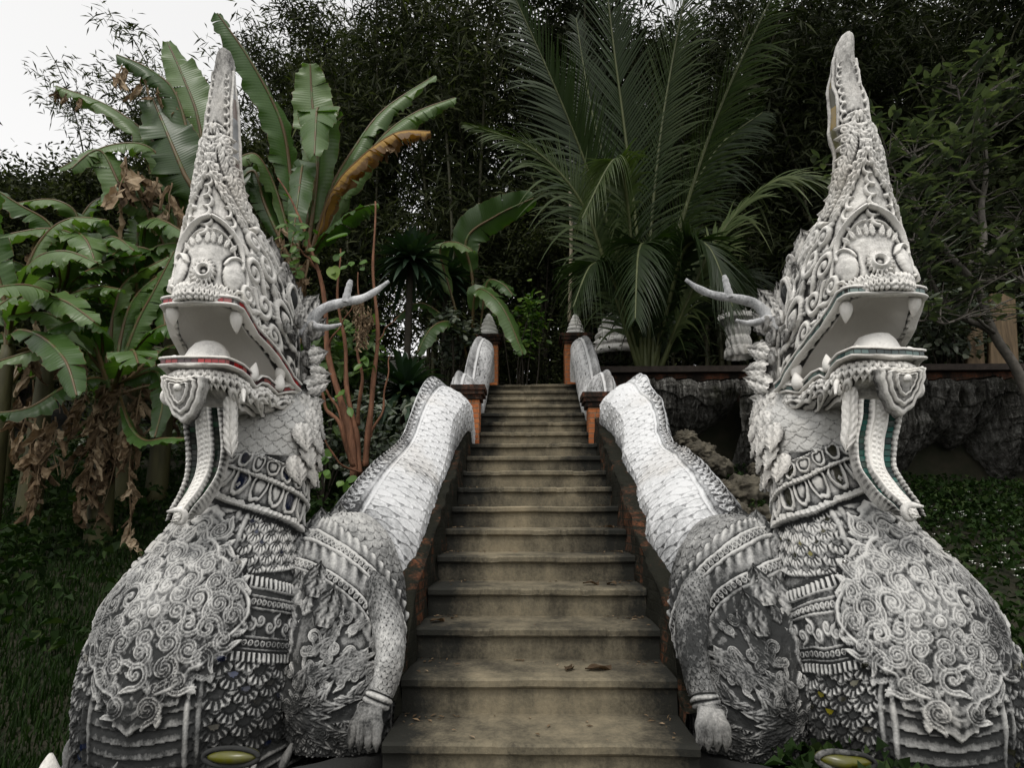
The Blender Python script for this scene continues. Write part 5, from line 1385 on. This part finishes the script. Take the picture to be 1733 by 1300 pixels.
FR = [
    (lp((1095, 640, 8.6), (1085, 470, 8.6), (1062, 260, 8.5), (1040, 90, 8.3), (1022, -60, 8.1)), 1.25, .42, .12, (.15, -1, .1)),
    (lp((1100, 640, 8.6), (1098, 450, 8.8), (1115, 250, 8.9), (1140, 90, 8.8), (1168, -50, 8.5)), 1.25, .70, .14, (.45, -.9, .1)),
    (lp((1108, 640, 8.6), (1135, 450, 8.4), (1190, 260, 8.1), (1250, 110, 7.8), (1335, -60, 7.5)), 1.20, .66, .16, (.75, -.65, .2)),
    (lp((1085, 640, 8.6), (1050, 450, 8.5), (1000, 300, 8.3), (945, 160, 8.0), (865, -20, 7.7)), 1.20, .48, .15, (-.65, -.75, .2)),
    (lp((1085, 640, 8.6), (1035, 480, 8.2), (985, 345, 7.9), (905, 255, 7.6), (800, 213, 7.3)), .95, .72, .30, (-.3, -.75, .7)),
    (lp((1112, 640, 8.6), (1160, 520, 8.2), (1218, 400, 7.9), (1300, 315, 7.6), (1410, 300, 7.3)), .85, .85, .42, (.2, -.45, 1)),
    (lp((1090, 640, 8.6), (1072, 470, 8.2), (1060, 330, 7.8), (1040, 270, 7.2), (985, 370, 6.6)), .75, .80, .55, (-.3, -.2, 1)),
    (lp((1095, 640, 8.6), (1100, 500, 8.3), (1092, 420, 7.9), (1080, 430, 7.4), (1075, 540, 6.9)), .85, .30, .45, (0, -.3, 1)),
    (lp((1100, 640, 8.6), (1130, 520, 8.3), (1160, 420, 7.9), (1200, 420, 7.5), (1240, 520, 7.2)), .85, .25, .5, (.2, -.3, 1)),
    (lp((1090, 640, 8.6), (1060, 530, 8.3), (1030, 460, 7.9), (1000, 450, 7.5), (970, 520, 7.2)), .75, .35, .5, (-.2, -.3, 1)),
    (lp((1105, 640, 8.6), (1120, 480, 9.0), (1160, 350, 9.2), (1215, 250, 9.3), (1290, 190, 9.4)), 1.1, .30, .2, (.6, -.8, .2)),
    (lp((1090, 640, 8.6), (1078, 480, 9.0), (1040, 330, 9.2), (1000, 180, 9.3), (975, 30, 9.4)), 1.1, .25, .2, (-.3, -.9, .2)),
    (lp((1105, 640, 8.6), (1150, 560, 8.6), (1190, 500, 8.6), (1240, 470, 8.6), (1300, 500, 8.6)), .8, .25, .4, (.1, -.3, 1)),
]
for k, (pts, L, ti, dr, fc) in enumerate(FR):
    mb, mr2 = MB(), MB(); frond(mb, mr2, pts, L, 56, dr, ti-.08, k, fc)
    f = rel_parts(mb, palm.location).build('frond', M['palm'], palm); rel_parts(mr2, palm.location).build('rachis', M['rachis'], f)
mb = MB()
for k in range(7):
    q = np.linspace(0, 1, 12)[:, None]; a = k*.9
    mb.tube(np.array([pc[0]+.05*math.cos(a), pc[1]+.05*math.sin(a), 2.4])+np.array([.10*math.cos(a), .08*math.sin(a), 1.3])*q, .055-.03*q[:, 0], 8)
rel_parts(mb, palm.location).build('trunk', M['rachis'], palm)

# ------------------------------------------------------------------ sword-leaved plants
def rosette(mb, c, n, L, seed, up=.2, w=.045):
    r = random.Random(seed)
    for k in range(n):
        a = k*2.39996; e = 1.35-2.0*(k/n)+r.uniform(-.15, .15)+up*.3
        d = np.array([math.cos(a)*math.cos(e), math.sin(a)*math.cos(e), math.sin(e)]); s = np.linspace(0, 1, 10)[:, None]; ln = L*r.uniform(.75, 1.1)
        C = c+d*(s*ln)+np.array([0, 0, -1.0])*(ln*.38*s**2.4)
        sd_ = nrm(np.cross(d, UPV)+1e-4); nn = np.cross(sd_, d); wd = w*np.sin(np.pi*np.clip(s*.9+.12, 0, 1))**.7
        mb.grid(np.stack([C-sd_*wd, C-nn*wd*.35, C+sd_*wd], 1), tint=np.clip(r.uniform(.15, .75)+.2*s, 0, 1)+np.zeros((1, 3)))
for px, py, Y, n, L, lab in ((695, 440, 8.6, 110, .75, 'tall sword-leaved plant with a dark drooping rosette, upper of the two'), (685, 660, 7.8, 90, .85, 'low dark sword-leaved plant spreading behind the left serpent hump'), (755, 470, 9.6, 80, .8, 'shaded sword-leaved plant right of the tall rosette')):
    c = PX(px, py, Y); gz = float(ground_z(c[0], c[1])); base = (c[0], c[1], min(gz, c[2]-.3))
    t = thing('dracaena_plant', lab, 'plant', base, 'sword-leaved plants')
    mb = MB(); rosette(mb, c, n, L, int(px)); rel_parts(mb, base).build('leaf_rosette', M['dracaena'], t)
    mb = MB(); q = np.linspace(0, 1, 8)[:, None]; mb.tube(np.array(base)-[0, 0, .1]+(c-np.array(base)+[0, 0, .1])*q, .05, 8); rel_parts(mb, base).build('trunk', M['bark_dark'], t)

# ------------------------------------------------------------------ red-stemmed shrub
sb = PX(605, 800, 6.1); t = thing('red_stemmed_shrub', 'bare shrub with several reddish brown stems beside the left serpent', 'shrub', tuple(sb))
ST = [([(600, 812, 6.0), (592, 740, 6.05), (572, 660, 6.1), (555, 590, 6.1), (548, 520, 6.1), (540, 460, 6.1), (520, 400, 6.1), (492, 340, 6.1), (470, 300, 6.1)], .060, .010),
      ([(610, 805, 6.05), (602, 740, 6.1), (590, 670, 6.15), (584, 600, 6.2), (577, 540, 6.2), (572, 480, 6.2), (575, 420, 6.2)], .050, .010),
      ([(620, 790, 6.1), (622, 730, 6.1), (632, 660, 6.1), (637, 590, 6.1), (636, 510, 6.1), (632, 430, 6.1), (634, 340, 6.15)], .050, .012),
      ([(598, 790, 6.0), (575, 720, 5.9), (552, 690, 5.9), (540, 650, 5.9), (528, 620, 5.9)], .035, .012), ([(595, 760, 6.05), (570, 690, 6.1), (550, 660, 6.1), (530, 640, 6.15)], .03, .01),
      ([(625, 740, 6.1), (645, 700, 6.1), (655, 640, 6.1), (660, 600, 6.15)], .022, .006), ([(540, 460, 6.1), (525, 440, 6.05), (510, 425, 6.0), (500, 415, 6.0)], .022, .006),
      ([(555, 590, 6.1), (570, 560, 6.0), (590, 530, 5.95), (605, 500, 5.95)], .018, .005), ([(637, 590, 6.1), (650, 560, 6.1), (675, 535, 6.1)], .014, .004), ([(605, 720, 6.1), (612, 650, 6.0), (606, 590, 6.0), (610, 520, 6.0), (604, 460, 6.0)], .030, .008),
      ([(608, 800, 6.0), (570, 780, 5.8), (548, 735, 5.7), (535, 700, 5.7)], .016, .008)]
for pts, r0, r1 in ST:
    C = crom(lp(*pts), 30); mb = MB(); q = np.linspace(0, 1, 30)
    C = C+.012*np.stack([np.sin(q*17+r0*90), np.cos(q*13), 0*q], 1); mb.tube(C, (r0*(1-q)+r1*q)*.70*(1+.10*np.sin(q*31+r0*50)), 9); rel_parts(mb, sb).build('stem', M['bark_red'], t)
def flat_leaf(mb, c, d, n, L, W, tint=.5, heart=False, cup=.12):
    d, n = nrm(d), np.asarray(n, float); n = nrm(n-d*(n@d)); b = np.cross(d, n); s = np.linspace(0, 1, 9)[:, None]; a = np.linspace(-1, 1, 5)[None]
    w = W*.5*(np.sin(np.pi*np.clip(s*.97+.02, 0, 1))**(.45 if heart else .8))*(1.25-.5*s if heart else 1)
    P = np.asarray(c)+d*(s*L+0*a)[..., None]+b*(w*a)[..., None]+n*(cup*W*np.abs(a)-cup*L*1.2*s**2)[..., None]
    mb.grid(P, tint=tint, along=s*L+0*a, across=np.abs(a)+0*s)
r = random.Random(21)
mb = MB()
for px, py, Y, k in [(490, 430, 6.0, 14), (500, 380, 6.0, 10), (497, 345, 6.1, 5), (515, 410, 6.0, 8), (492, 460, 6.0, 9), (560, 455, 6.05, 3), (600, 445, 6.1, 6), (585, 680, 6, 4), (540, 790, 5.8, 12), (600, 830, 5.5, 12), (610, 600, 6, 4)]:
    for _ in range(k):
        flat_leaf(mb, PX(px+r.gauss(0, 11), py+r.gauss(0, 14), Y+r.uniform(-.1, .1)), (r.uniform(-1, 1), r.uniform(-1, .3), r.uniform(-.9, .2)), (r.uniform(-.5, .5), -.8, .6), r.uniform(.07, .14), r.uniform(.05, .09), r.random()*.8)
flat_leaf(mb, PX(562, 452, 6.0), (.35, -.2, -.9), (0, -1, .3), .16, .14, .95, True)
flat_leaf(mb, PX(588, 398, 6.2), (-.9, 0, -.15), (0, -.6, .8), .24, .17, .6, True)
rel_parts(mb, sb).build('leaves', M['bright'], t)
mb = MB()
for k in range(26):
    dead_leaf(mb, PX(612+r.gauss(0, 9), 500+r.uniform(-20, 55), 5.95+r.uniform(-.06, .06)), r.uniform(.12, .34), r.uniform(.03, .07), 300+k)
o = rel_parts(mb, sb).build('dead_leaf_bundle', M['dead'], t, False)

# ------------------------------------------------------------------ large-leaved plants by the stair head
def taro(lab, base, leaves, cat='plant', mat='banana'):
    t = thing('large_leaved_plant', lab, cat, tuple(base))
    for k, (pts, w, face, ti, dr) in enumerate(leaves):
        mb = MB(); banana_leaf(mb, lp(*pts), w, face, dr, 1, ti, 900+k+int(base[0]*10), .3, .5); rel_parts(mb, base).build('leaf', M[mat], t)
    return t
b = PX(800, 640, 9.2)
taro('plant with one big dark raised leaf against the bamboo left of the palm', b, [
    ([(800, 640, 9.2), (800, 480, 9.0), (790, 405, 8.8), (840, 365, 8.7), (903, 335, 8.6)], .62, (-.1, -.8, -.6), .30, .25),
    ([(800, 640, 9.2), (770, 520, 9.0), (745, 425, 8.8), (770, 410, 8.6), (800, 425, 8.5)], .42, (0, -.6, .8), .85, .2),
    ([(805, 640, 9.2), (800, 540, 8.9), (810, 490, 8.6), (850, 520, 8.3), (885, 600, 8.2)], .40, (.3, -.8, .5), .55, .3),
    ([(805, 640, 9.2), (815, 540, 9.1), (825, 478, 9.0), (850, 480, 8.9), (868, 500, 8.8)], .36, (0, -.5, .9), .40, .3),
    ([(800, 640, 9.2), (770, 560, 9.0), (730, 520, 8.9), (700, 515, 8.8), (670, 540, 8.7)], .40, (0, -.4, 1), .25, .3),
    ([(800, 640, 9.2), (780, 570, 8.8), (760, 545, 8.6), (730, 555, 8.4), (705, 600, 8.3)], .40, (0, -.5, .9), .35, .3)])
def leafy_bush(name, lab, cat, c, rx, rz, n, mat, L, seed, group=None, w=.55, ry=None):
    t = thing(name, lab, cat, (c[0], c[1], float(min(ground_z(c[0], c[1]), c[2]-.2))), group)
    r = random.Random(seed); mb, tb = MB(), MB(); base = np.array(t.location)
    tips = []
    for k in range(max(6, n//45)):
        d = nrm([r.gauss(0, 1), r.gauss(0, 1), r.gauss(0, .8)])*r.uniform(.3, 1)**.5
        e = np.array(c)+d*np.array([rx, ry or rx*.8, rz]); tips.append(e); m_ = (base+e)/2+np.array([r.gauss(0, .1), r.gauss(0, .1), .15])
        tb.tube(crom([base, m_, e], 12), np.linspace(.016, .004, 12), 5)
    for k in range(n):
        e = tips[r.randrange(len(tips))]+np.array([r.gauss(0, .20)*rx, r.gauss(0, .2)*rx, r.gauss(0, .2)*rz])
        flat_leaf(mb, e, (r.uniform(-1, 1), r.uniform(-1, 1), r.uniform(-.8, .4)), (r.uniform(-.5, .5), -.5, .8), L*r.uniform(.6, 1.2), L*w*r.uniform(.7, 1.1), r.random())
    rel_parts(mb, base).build('leaves', M[mat], t); rel_parts(tb, base).build('twigs', M['bark_dark'], t)
    return t
leafy_bush('climbing_vine', 'yellow green vine leaves over the upper left pillar', 'vine', PX(880, 545, 9.1), .38, .50, 420, 'bright', .10, 4, None, .8)
leafy_bush('leafy_shrub', 'dark round-leaved shrub left of the upper left pillar', 'shrub', PX(768, 565, 8.9), .36, .45, 650, 'plumeria', .10, 5, None, .8)
leafy_bush('leafy_shrub', 'low weedy shrub between the left serpent and the stair wall', 'shrub', PX(640, 740, 6.9), .6, .5, 700, 'plumeria', .10, 6, None, .6)
leafy_bush('leafy_shrub', 'low shrub of broad dark leaves behind the shrub stems', 'shrub', PX(560, 620, 7.0), .5, .8, 600, 'banana', .20, 16, None, .55)

# ------------------------------------------------------------------ right-hand tree with clustered oval leaves
tb_ = PX(1745, 690, 7.2); t = thing('frangipani_tree', 'spreading grey-branched tree with clustered oval leaves at the right edge', 'tree', (tb_[0], tb_[1], 1.8))
TR = [([(1770, 760, 7.2), (1720, 630, 7.1), (1680, 560, 7.0), (1650, 480, 6.9), (1600, 420, 6.8), (1560, 360, 6.8), (1520, 310, 6.8)], .062, .018),
      ([(1650, 480, 6.9), (1660, 400, 7.0), (1665, 330, 7.0), (1668, 250, 7.0), (1662, 150, 7.0)], .05, .014), ([(1668, 250, 7.0), (1650, 190, 6.9), (1625, 160, 6.9), (1605, 145, 6.9)], .02, .008),
      ([(1668, 230, 7.0), (1690, 200, 7.1), (1715, 165, 7.2)], .022, .01), ([(1640, 450, 6.9), (1700, 400, 7.2), (1740, 350, 7.4)], .04, .015), ([(1680, 560, 7.0), (1610, 530, 6.7), (1560, 500, 6.6), (1520, 470, 6.5)], .04, .012),
      ([(1600, 420, 6.8), (1560, 410, 6.6), (1520, 405, 6.5), (1490, 390, 6.5)], .03, .01), ([(1610, 530, 6.7), (1570, 470, 6.5), (1540, 430, 6.5), (1520, 380, 6.5)], .025, .008), ([(1650, 480, 6.9), (1700, 470, 6.8), (1740, 480, 6.8)], .03, .012),
      ([(1560, 360, 6.8), (1530, 330, 6.7), (1500, 270, 6.7)], .02, .008), ([(1690, 570, 7.0), (1650, 540, 6.6), (1590, 545, 6.4), (1540, 540, 6.3)], .02, .006), ([(1665, 330, 7.0), (1620, 290, 6.8), (1590, 260, 6.8)], .022, .008),
      ([(1660, 380, 7.0), (1600, 340, 7.2), (1560, 300, 7.2), (1545, 260, 7.2)], .02, .008)]
allp = []
mb = MB()
for pts, r0, r1 in TR:
    C = crom(lp(*pts), 26); q = np.linspace(0, 1, 26); C = C+.02*np.stack([np.sin(q*15+r0*99), np.cos(q*11), np.sin(q*19)], 1); mb.tube(C, (r0*(1-q)+r1*q)*1.0, 9); allp.append(C)
rel_parts(mb, t.location).build('trunk', M['bark_grey'], t)
r = random.Random(8); mb, tw = MB(), MB()
for C in allp:
    for _ in range(22):
        p = C[r.randint(9, 25)]; e = p+np.array([r.gauss(0, .30), r.gauss(0, .32), abs(r.gauss(.16, .22))])
        tw.tube(crom([p, (p+e)/2+[0, 0, .03], e], 8), np.linspace(.010, .004, 8), 5)
        for k in range(r.randint(7, 12)):
            a = r.uniform(0, 6.28); flat_leaf(mb, e+np.array([r.gauss(0, .04), r.gauss(0, .04), r.gauss(0, .04)]), (math.cos(a), math.sin(a), r.uniform(-.2, .8)), (0, -.3, 1), r.uniform(.12, .21), r.uniform(.055, .085), r.random())
rel_parts(mb, t.location).build('leaves', M['plumeria'], t); rel_parts(tw, t.location).build('twigs', M['bark_grey'], t)
leafy_bush('leafy_shrub', 'dark green shrub behind the right serpent jaw', 'shrub', PX(1580, 550, 9.0), .9, .6, 1100, 'plumeria', .14, 9, None, .6)
leafy_bush('leafy_shrub', 'shadowed shrub under the frangipani at the right edge', 'shrub', PX(1720, 540, 9.6), .9, .9, 900, 'plumeria', .14, 10, None, .6)

# ------------------------------------------------------------------ forest behind: bamboo and dark trees
def leaf_cloud(pts, L, W, seed, droop=.6):
    """pts (n,3) -> narrow two-quad leaves hanging at random"""
    g = np.random.default_rng(seed); n = len(pts)
    a = g.uniform(0, 2*np.pi, n); e = g.normal(-.45*droop, .5, n)
    d = np.stack([np.cos(a)*np.cos(e), np.sin(a)*np.cos(e), np.sin(e)], 1); l = (L*g.uniform(.6, 1.25, n))[:, None]; w_ = (W*g.uniform(.7, 1.2, n))[:, None]
    rv = g.normal(size=(n, 3)); s = np.cross(d, rv); s /= np.linalg.norm(s, axis=1)[:, None]
    V = np.stack([pts, pts+d*l*.45-s*w_*.5, pts+d*l+np.array([0, 0, -.18])*l, pts+d*l*.45+s*w_*.5], 1).reshape(-1, 3)
    F = np.arange(n*4).reshape(n, 4); ti = np.repeat(np.clip(g.beta(2, 2.5, n), 0, 1), 4)
    return V, F, ti
def bamboo_mesh(seed, H, spread, n, ncul, low=.15):
    r = random.Random(seed); g = np.random.default_rng(seed); cu = MB(); P = []
    for k in range(ncul):
        a = r.uniform(0, 6.28); lean = r.uniform(.2, 1)*spread; h = H*r.uniform(.72, 1.05)
        b0 = np.array([r.gauss(0, .35), r.gauss(0, .35), -.3]); q = np.linspace(0, 1, 16)[:, None]
        C = b0+np.array([math.cos(a), math.sin(a), 0])*lean*q**2.2+UPV*(h*(q-.16*q**4))
        cu.tube(C, .045-.036*q[:, 0], 6)
        m = n//ncul; nt_ = max(10, m//38)
        tq = low+(1-low)*g.random(nt_)**.8; ci = np.stack([np.interp(tq, q[:, 0], C[:, j]) for j in range(3)], 1)
        td = g.normal(size=(nt_, 3))*np.array([.75, .75, .45]); ctr = ci+td*(.45+.55*g.random((nt_, 1)))
        kk = g.integers(0, nt_, m); f = g.random((m, 1))**.7
        P.append(ci[kk]*(1-f)+ctr[kk]*f+g.normal(size=(m, 3))*.16)
    lf = MB(); V, F, ti = leaf_cloud(np.concatenate(P), .26, .040, seed); lf.add(V, F, tint=ti)
    return cu.build('culms', M['culm'], me_only=True), lf.build('foliage', M['forest'], me_only=True, smooth=False)
def tree_mesh(seed, H, R, n):
    r = random.Random(seed); g = np.random.default_rng(seed); tk = MB(); q = np.linspace(0, 1, 14)[:, None]
    C = np.array([0, 0, -.3])+UPV*(H*.8*q)+np.stack([.2*np.sin(q[:, 0]*5+seed), .2*np.cos(q[:, 0]*4), 0*q[:, 0]], 1); tk.tube(C, .18-.13*q[:, 0], 9)
    cl = []
    for k in range(46):
        z = H*r.uniform(.14, 1.0); a = r.uniform(0, 6.28); rr = R*r.uniform(.3, 1)*math.sin(math.pi*min(1, .22+.75*z/H))**.6
        e = np.array([math.cos(a)*rr, math.sin(a)*rr, z]); j = min(13, int(z/H*10)); tk.tube(crom([C[j], (C[j]+e)/2+[0, 0, .3], e], 8), np.linspace(.06, .012, 8), 5); cl.append((e, R*r.uniform(.18, .36)))
    P = []
    for e, s in cl: P.append(e+g.normal(size=(n//46, 3))*np.array([s, s, s*.62])*.75)
    lf = MB(); V, F, ti = leaf_cloud(np.concatenate(P), .22, .085, seed+5, .3); lf.add(V, F, tint=ti)
    return tk.build('trunk', M['bark_dark'], me_only=True), lf.build('foliage', M['forest'], me_only=True, smooth=False)
VAR = {'b0': bamboo_mesh(1, 12.5, 3.0, 26000, 15), 'b1': bamboo_mesh(2, 10.5, 3.2, 24000, 13), 'b2': bamboo_mesh(3, 11.5, 2.4, 26000, 15, .05), 't0': tree_mesh(4, 9, 2.7, 24000), 't1': tree_mesh(5, 12, 3.2, 26000), 'sp': bamboo_mesh(6, 11, 2.6, 3000, 5, .3)}
def stand(kind, x, y, s, rz, lab, group, cat):
    nm = {'b': 'bamboo_clump', 't': 'forest_tree', 's': 'sparse_bamboo'}[kind[0]]
    t = thing(nm, lab, cat, (x, y, float(ground_z(x, y))-.1), group); t.rotation_euler = (0, 0, rz); t.scale = (s, s, s)
    a, b = VAR[kind]; link(a.name.split('.')[0], a, t); o = link(b.name.split('.')[0], b, t)
    if x > .8: o.material_slots[0].link = 'OBJECT'; o.material_slots[0].material = M['forest_shaded']      # same leaves on the right, deeper shade painted into their colour
r = random.Random(12)
FOREST = []
for k, (x, y) in enumerate([(-1.5, 11.2), (1.0, 12.2), (3.4, 11.2), (5.8, 11.4), (8.2, 10.6), (10.4, 10.2), (-3.6, 12.2), (2.4, 14.6), (4.8, 14.2), (7.4, 14), (10, 13.4), (12.5, 12.5), (-5.4, 14.2), (3.4, 18), (6.6, 17.6), (9.8, 17), (13, 16), (15.5, 15)]):
    FOREST.append((('b0', 'b2', 'b1')[k % 3], x, y, r.uniform(.95, 1.15)))
for x, y, s in ((.3, 10.9, .42), (-1.2, 12.6, .5), (-6.8, 13.2, .72), (-7.6, 12.6, .64), (-10.6, 9.4, .6), (-13.2, 8.2, .7), (-16.5, 11.5, .75), (-17.5, 14.5, .8), (-9.8, 11.6, .62), (-12, 12, .62), (-6.3, 16.5, .85), (-10.5, 15.5, .68), (-14, 15, .66), (-4.2, 10.6, .45), (-6.4, 10.6, .45), (6.6, 20, 1.2), (1.5, 21, 1.15), (11.5, 20.5, 1.25), (16, 19, 1.2), (9, 12, .8), (13, 10.5, .9), (11.5, 8.4, .8)):
    FOREST.append((('t0', 't1')[int(abs(x)*10) % 2], x, y, s))
for kind, x, y, s in FOREST:
    if kind[0] == 'b': stand(kind, x, y, s, r.uniform(0, 6.28), 'dense dark bamboo clump in the shaded forest behind the stairs', 'bamboo clumps of the forest behind', 'bamboo')
    else: stand(kind, x, y, s, r.uniform(0, 6.28), 'dark bushy tree in the forest behind', 'dark trees of the forest behind', 'tree')
for x, y, s in ((-9.5, 19, 1.15), (-12.5, 20, 1.2), (-7.6, 21, 1.25), (-10.5, 17, 1.25), (-14.5, 19, 1.2), (-6.6, 18, 1.2), (-8.2, 16, 1.15)):
    stand('sp', x, y, s, r.uniform(0, 6.28), 'thin bare-looking bamboo against the white sky at upper left', 'sparse bamboo against the sky', 'bamboo')

# ------------------------------------------------------------------ grass and ground cover
def scatter(x0, x1, y0, y1, n, seed, excl=.95):
    g = np.random.default_rng(seed); x = g.uniform(x0, x1, n); y = y0+(y1-y0)*g.random(n)**1.3; m = (np.abs(x) > excl)
    return x[m], y[m], g
x, y, g_ = scatter(-7.5, -.9, 2.0, 8.5, 120000, 1)
dn = fbm(x*1.3, y*1.3, 2); k_ = g_.random(len(x)) < .25+1.2*dn; x, y, dn = x[k_], y[k_], dn[k_]
n = len(x); z = ground_z(x, y); h = g_.uniform(.03, .10, n)*(.5+dn); a = g_.uniform(0, 6.28, n); b_ = g_.normal(0, .45, n)
P0 = np.stack([x, y, z-.01], 1); sd2 = np.stack([np.cos(a), np.sin(a), 0*a], 1)*.006; ld = np.stack([-np.sin(a), np.cos(a), 0*a], 1)*(b_*h)[:, None]
V = np.stack([P0-sd2, P0+sd2, P0+sd2*.6+ld*.45+UPV*(h*.65)[:, None], P0-sd2*.6+ld*.45+UPV*(h*.65)[:, None], P0+ld+UPV*h[:, None]], 1).reshape(-1, 3)
i = np.arange(n)[:, None]*5; mb = MB(); ti = np.repeat(g_.beta(2, 2, n)*.8, 5)
mb.add(V, i+np.array([[0, 1, 2, 3]]), tint=ti); mb.t.append(i+np.array([[3, 2, 4]]))
tag(mb.build('grass', M['grass'], smooth=False), 'short dark green grass on the slope left of the serpent', 'grass', kind='stuff')
def cover(x0, x1, y0, y1, n, seed, L, lab, mat, hmax):
    x, y, g = scatter(x0, x1, y0, y1, n, seed); dn = fbm(x*1.1, y*1.1, seed); m = g.random(len(x)) < np.clip(dn*2.2-.5, .08, 1); x, y, dn = x[m], y[m], dn[m]; n = len(x)
    p = np.stack([x, y, ground_z(x, y)+g.random(n)*hmax*dn*1.4], 1); a = g.uniform(0, 6.28, n); e = g.normal(.1, .5, n)
    d = np.stack([np.cos(a)*np.cos(e), np.sin(a)*np.cos(e), np.sin(e)], 1); s = np.cross(d, UPV+g.normal(size=(n, 3))*.5); s /= np.linalg.norm(s, axis=1)[:, None]; l = (L*g.uniform(.5, 1.3, n))[:, None]
    V = np.stack([p, p+d*l*.5-s*l*.33+UPV*.02, p+d*l-UPV*.015, p+d*l*.5+s*l*.33+UPV*.02], 1).reshape(-1, 3)
    mb = MB(); mb.add(V, np.arange(n*4).reshape(n, 4), tint=np.repeat(g.beta(2, 2, n), 4)); tag(mb.build('ground_cover', M[mat], smooth=False), lab, 'ground cover', kind='stuff')
cover(.95, 7.5, 2.4, 8.2, 52000, 3, .078, 'dark leafy ground cover with tiny white flowers right of the serpent', 'grass', .40)
cover(-8, -.95, 4.2, 10.5, 20000, 4, .10, 'dark leafy undergrowth below the banana plants', 'grass', .40)
cover(1.2, 9, 8.7, 12, 9000, 5, .14, 'shaded undergrowth on the terrace behind the wall', 'plumeria', .8)
cover(-7, -1.0, 9.0, 13, 12000, 6, .16, 'shaded undergrowth between the banana plants and the forest', 'plumeria', .9)
x, y, g_ = scatter(2.4, 6.5, 3.6, 7.8, 170, 8); z = ground_z(x, y)+.16+.15*g_.random(len(x)); mb = MB()
x = np.concatenate([x, x+.05*g_.normal(size=len(x))]); y = np.concatenate([y, y+.05*g_.normal(size=len(y))]); z = np.concatenate([z, z+.04*g_.normal(size=len(z))])
for a_, b_, c_ in zip(x, y, z):
    for k in range(4):
        t2 = k*1.57; mb.add([(a_, b_, c_), (a_+.014*math.cos(t2), b_+.014*math.sin(t2), c_+.006), (a_+.02*math.cos(t2+.6), b_+.02*math.sin(t2+.6), c_+.009), (a_+.014*math.cos(t2+1.2), b_+.014*math.sin(t2+1.2), c_+.006)], [[0, 1, 2, 3]])
tag(mb.build('tiny_flowers', M['petal'], smooth=False), 'sprinkle of tiny white flowers in the ground cover at right', 'flowers', kind='stuff')

# ------------------------------------------------------------------ litter
for k, (px, py, kk, L, rz, lab) in enumerate(((1015, 1218, 1, .14, .3, 'large curled dead leaf on the second lowest step'), (1000, 990, 3, .10, .1, 'dry leaf at the right of the fourth step'), (965, 1210, 1, .09, 1.2, 'small dry leaf beside the large curled one'),
                                         (735, 1068, 2, .10, .8, 'dry leaf against the left wall on the third step'), (1035, 985, 3, .09, 2.2, 'dry leaf against the right wall on the fourth step'), (1030, 897, 5, .09, .4, 'crumpled leaf in the right corner of a middle step'))):
    Y = ST_Y0+kk*ST_T+.13; p = PX(px, py, Y); mb = MB(); q = np.linspace(0, 1, 12)[:, None]; a = np.linspace(-1, 1, 7)[None]
    w_ = L*.28*np.sin(np.pi*np.clip(q, .03, .97)); xl = (q-.5)*L; P = np.stack([xl+0*a, w_*a, .006+.35*w_*a**2+.02*np.sin(q*6+a)*(q-.3)], -1); mb.grid(P, tint=.12)
    o = mb.build('fallen_leaf', M['dead']); o.location = (float(np.clip(p[0], -.55, .55)), Y, ST_Z0+kk*ST_R+.008); o.rotation_euler = (0, 0, rz); tag(o, lab, 'leaf', 'fallen leaves on the steps')
r = random.Random(77); mb = MB()
for k in range(700):
    st = r.randint(0, 16); sd_ = r.choice((-1, 1)); x = sd_*(ST_HW-abs(r.gauss(0, .09))-.01) if r.random() < .7 else r.uniform(-.6, .6)
    yv = ST_Y0+st*ST_T+(ST_T-abs(r.gauss(0, .06)) if r.random() < .7 else r.uniform(.03, .34)); z = ST_Z0+st*ST_R+.009
    a = r.uniform(0, 6.28); l = r.uniform(.01, .045); w_ = l*r.uniform(.12, .5); d = np.array([math.cos(a), math.sin(a), r.uniform(-.1, .25)])*l; b_ = np.array([-math.sin(a), math.cos(a), r.uniform(-.2, .2)])*w_
    c = np.array([x, yv-.02, z]); mb.add([c-d*.5, c-b_*.5+[0, 0, .004], c+d*.5, c+b_*.5+[0, 0, .002]], [[0, 1, 2, 3]], tint=r.uniform(0, .7))
tag(mb.build('leaf_litter', M['dead'], smooth=False), 'scattered crumbs of dry leaf litter on the steps', 'leaf litter', kind='stuff')
mb = MB(); c = PX(84, 1290, 2.45); th = np.linspace(0, 2*np.pi, 20, endpoint=False); q = np.linspace(0, 1, 20)[:, None]
rr = .075*(1-q)**.8*(1+.15*np.sin(q*12+th)*.3)+.004
mb.grid(np.stack([c[0]+rr*np.cos(th), c[1]+rr*np.sin(th), c[2]-.14+.17*q+0*th], -1), True, relief=.6); tag(mb.build('stone_tip', M['plaster_head']), 'pointed white stone tip in the grass left of the serpent base', 'stone')
SC.render.engine = 'CYCLES'
SC.cycles.max_bounces = 6
SC.cycles.diffuse_bounces = 3
SC.cycles.glossy_bounces = 2
SC.cycles.transmission_bounces = 3
SC.cycles.transparent_max_bounces = 4
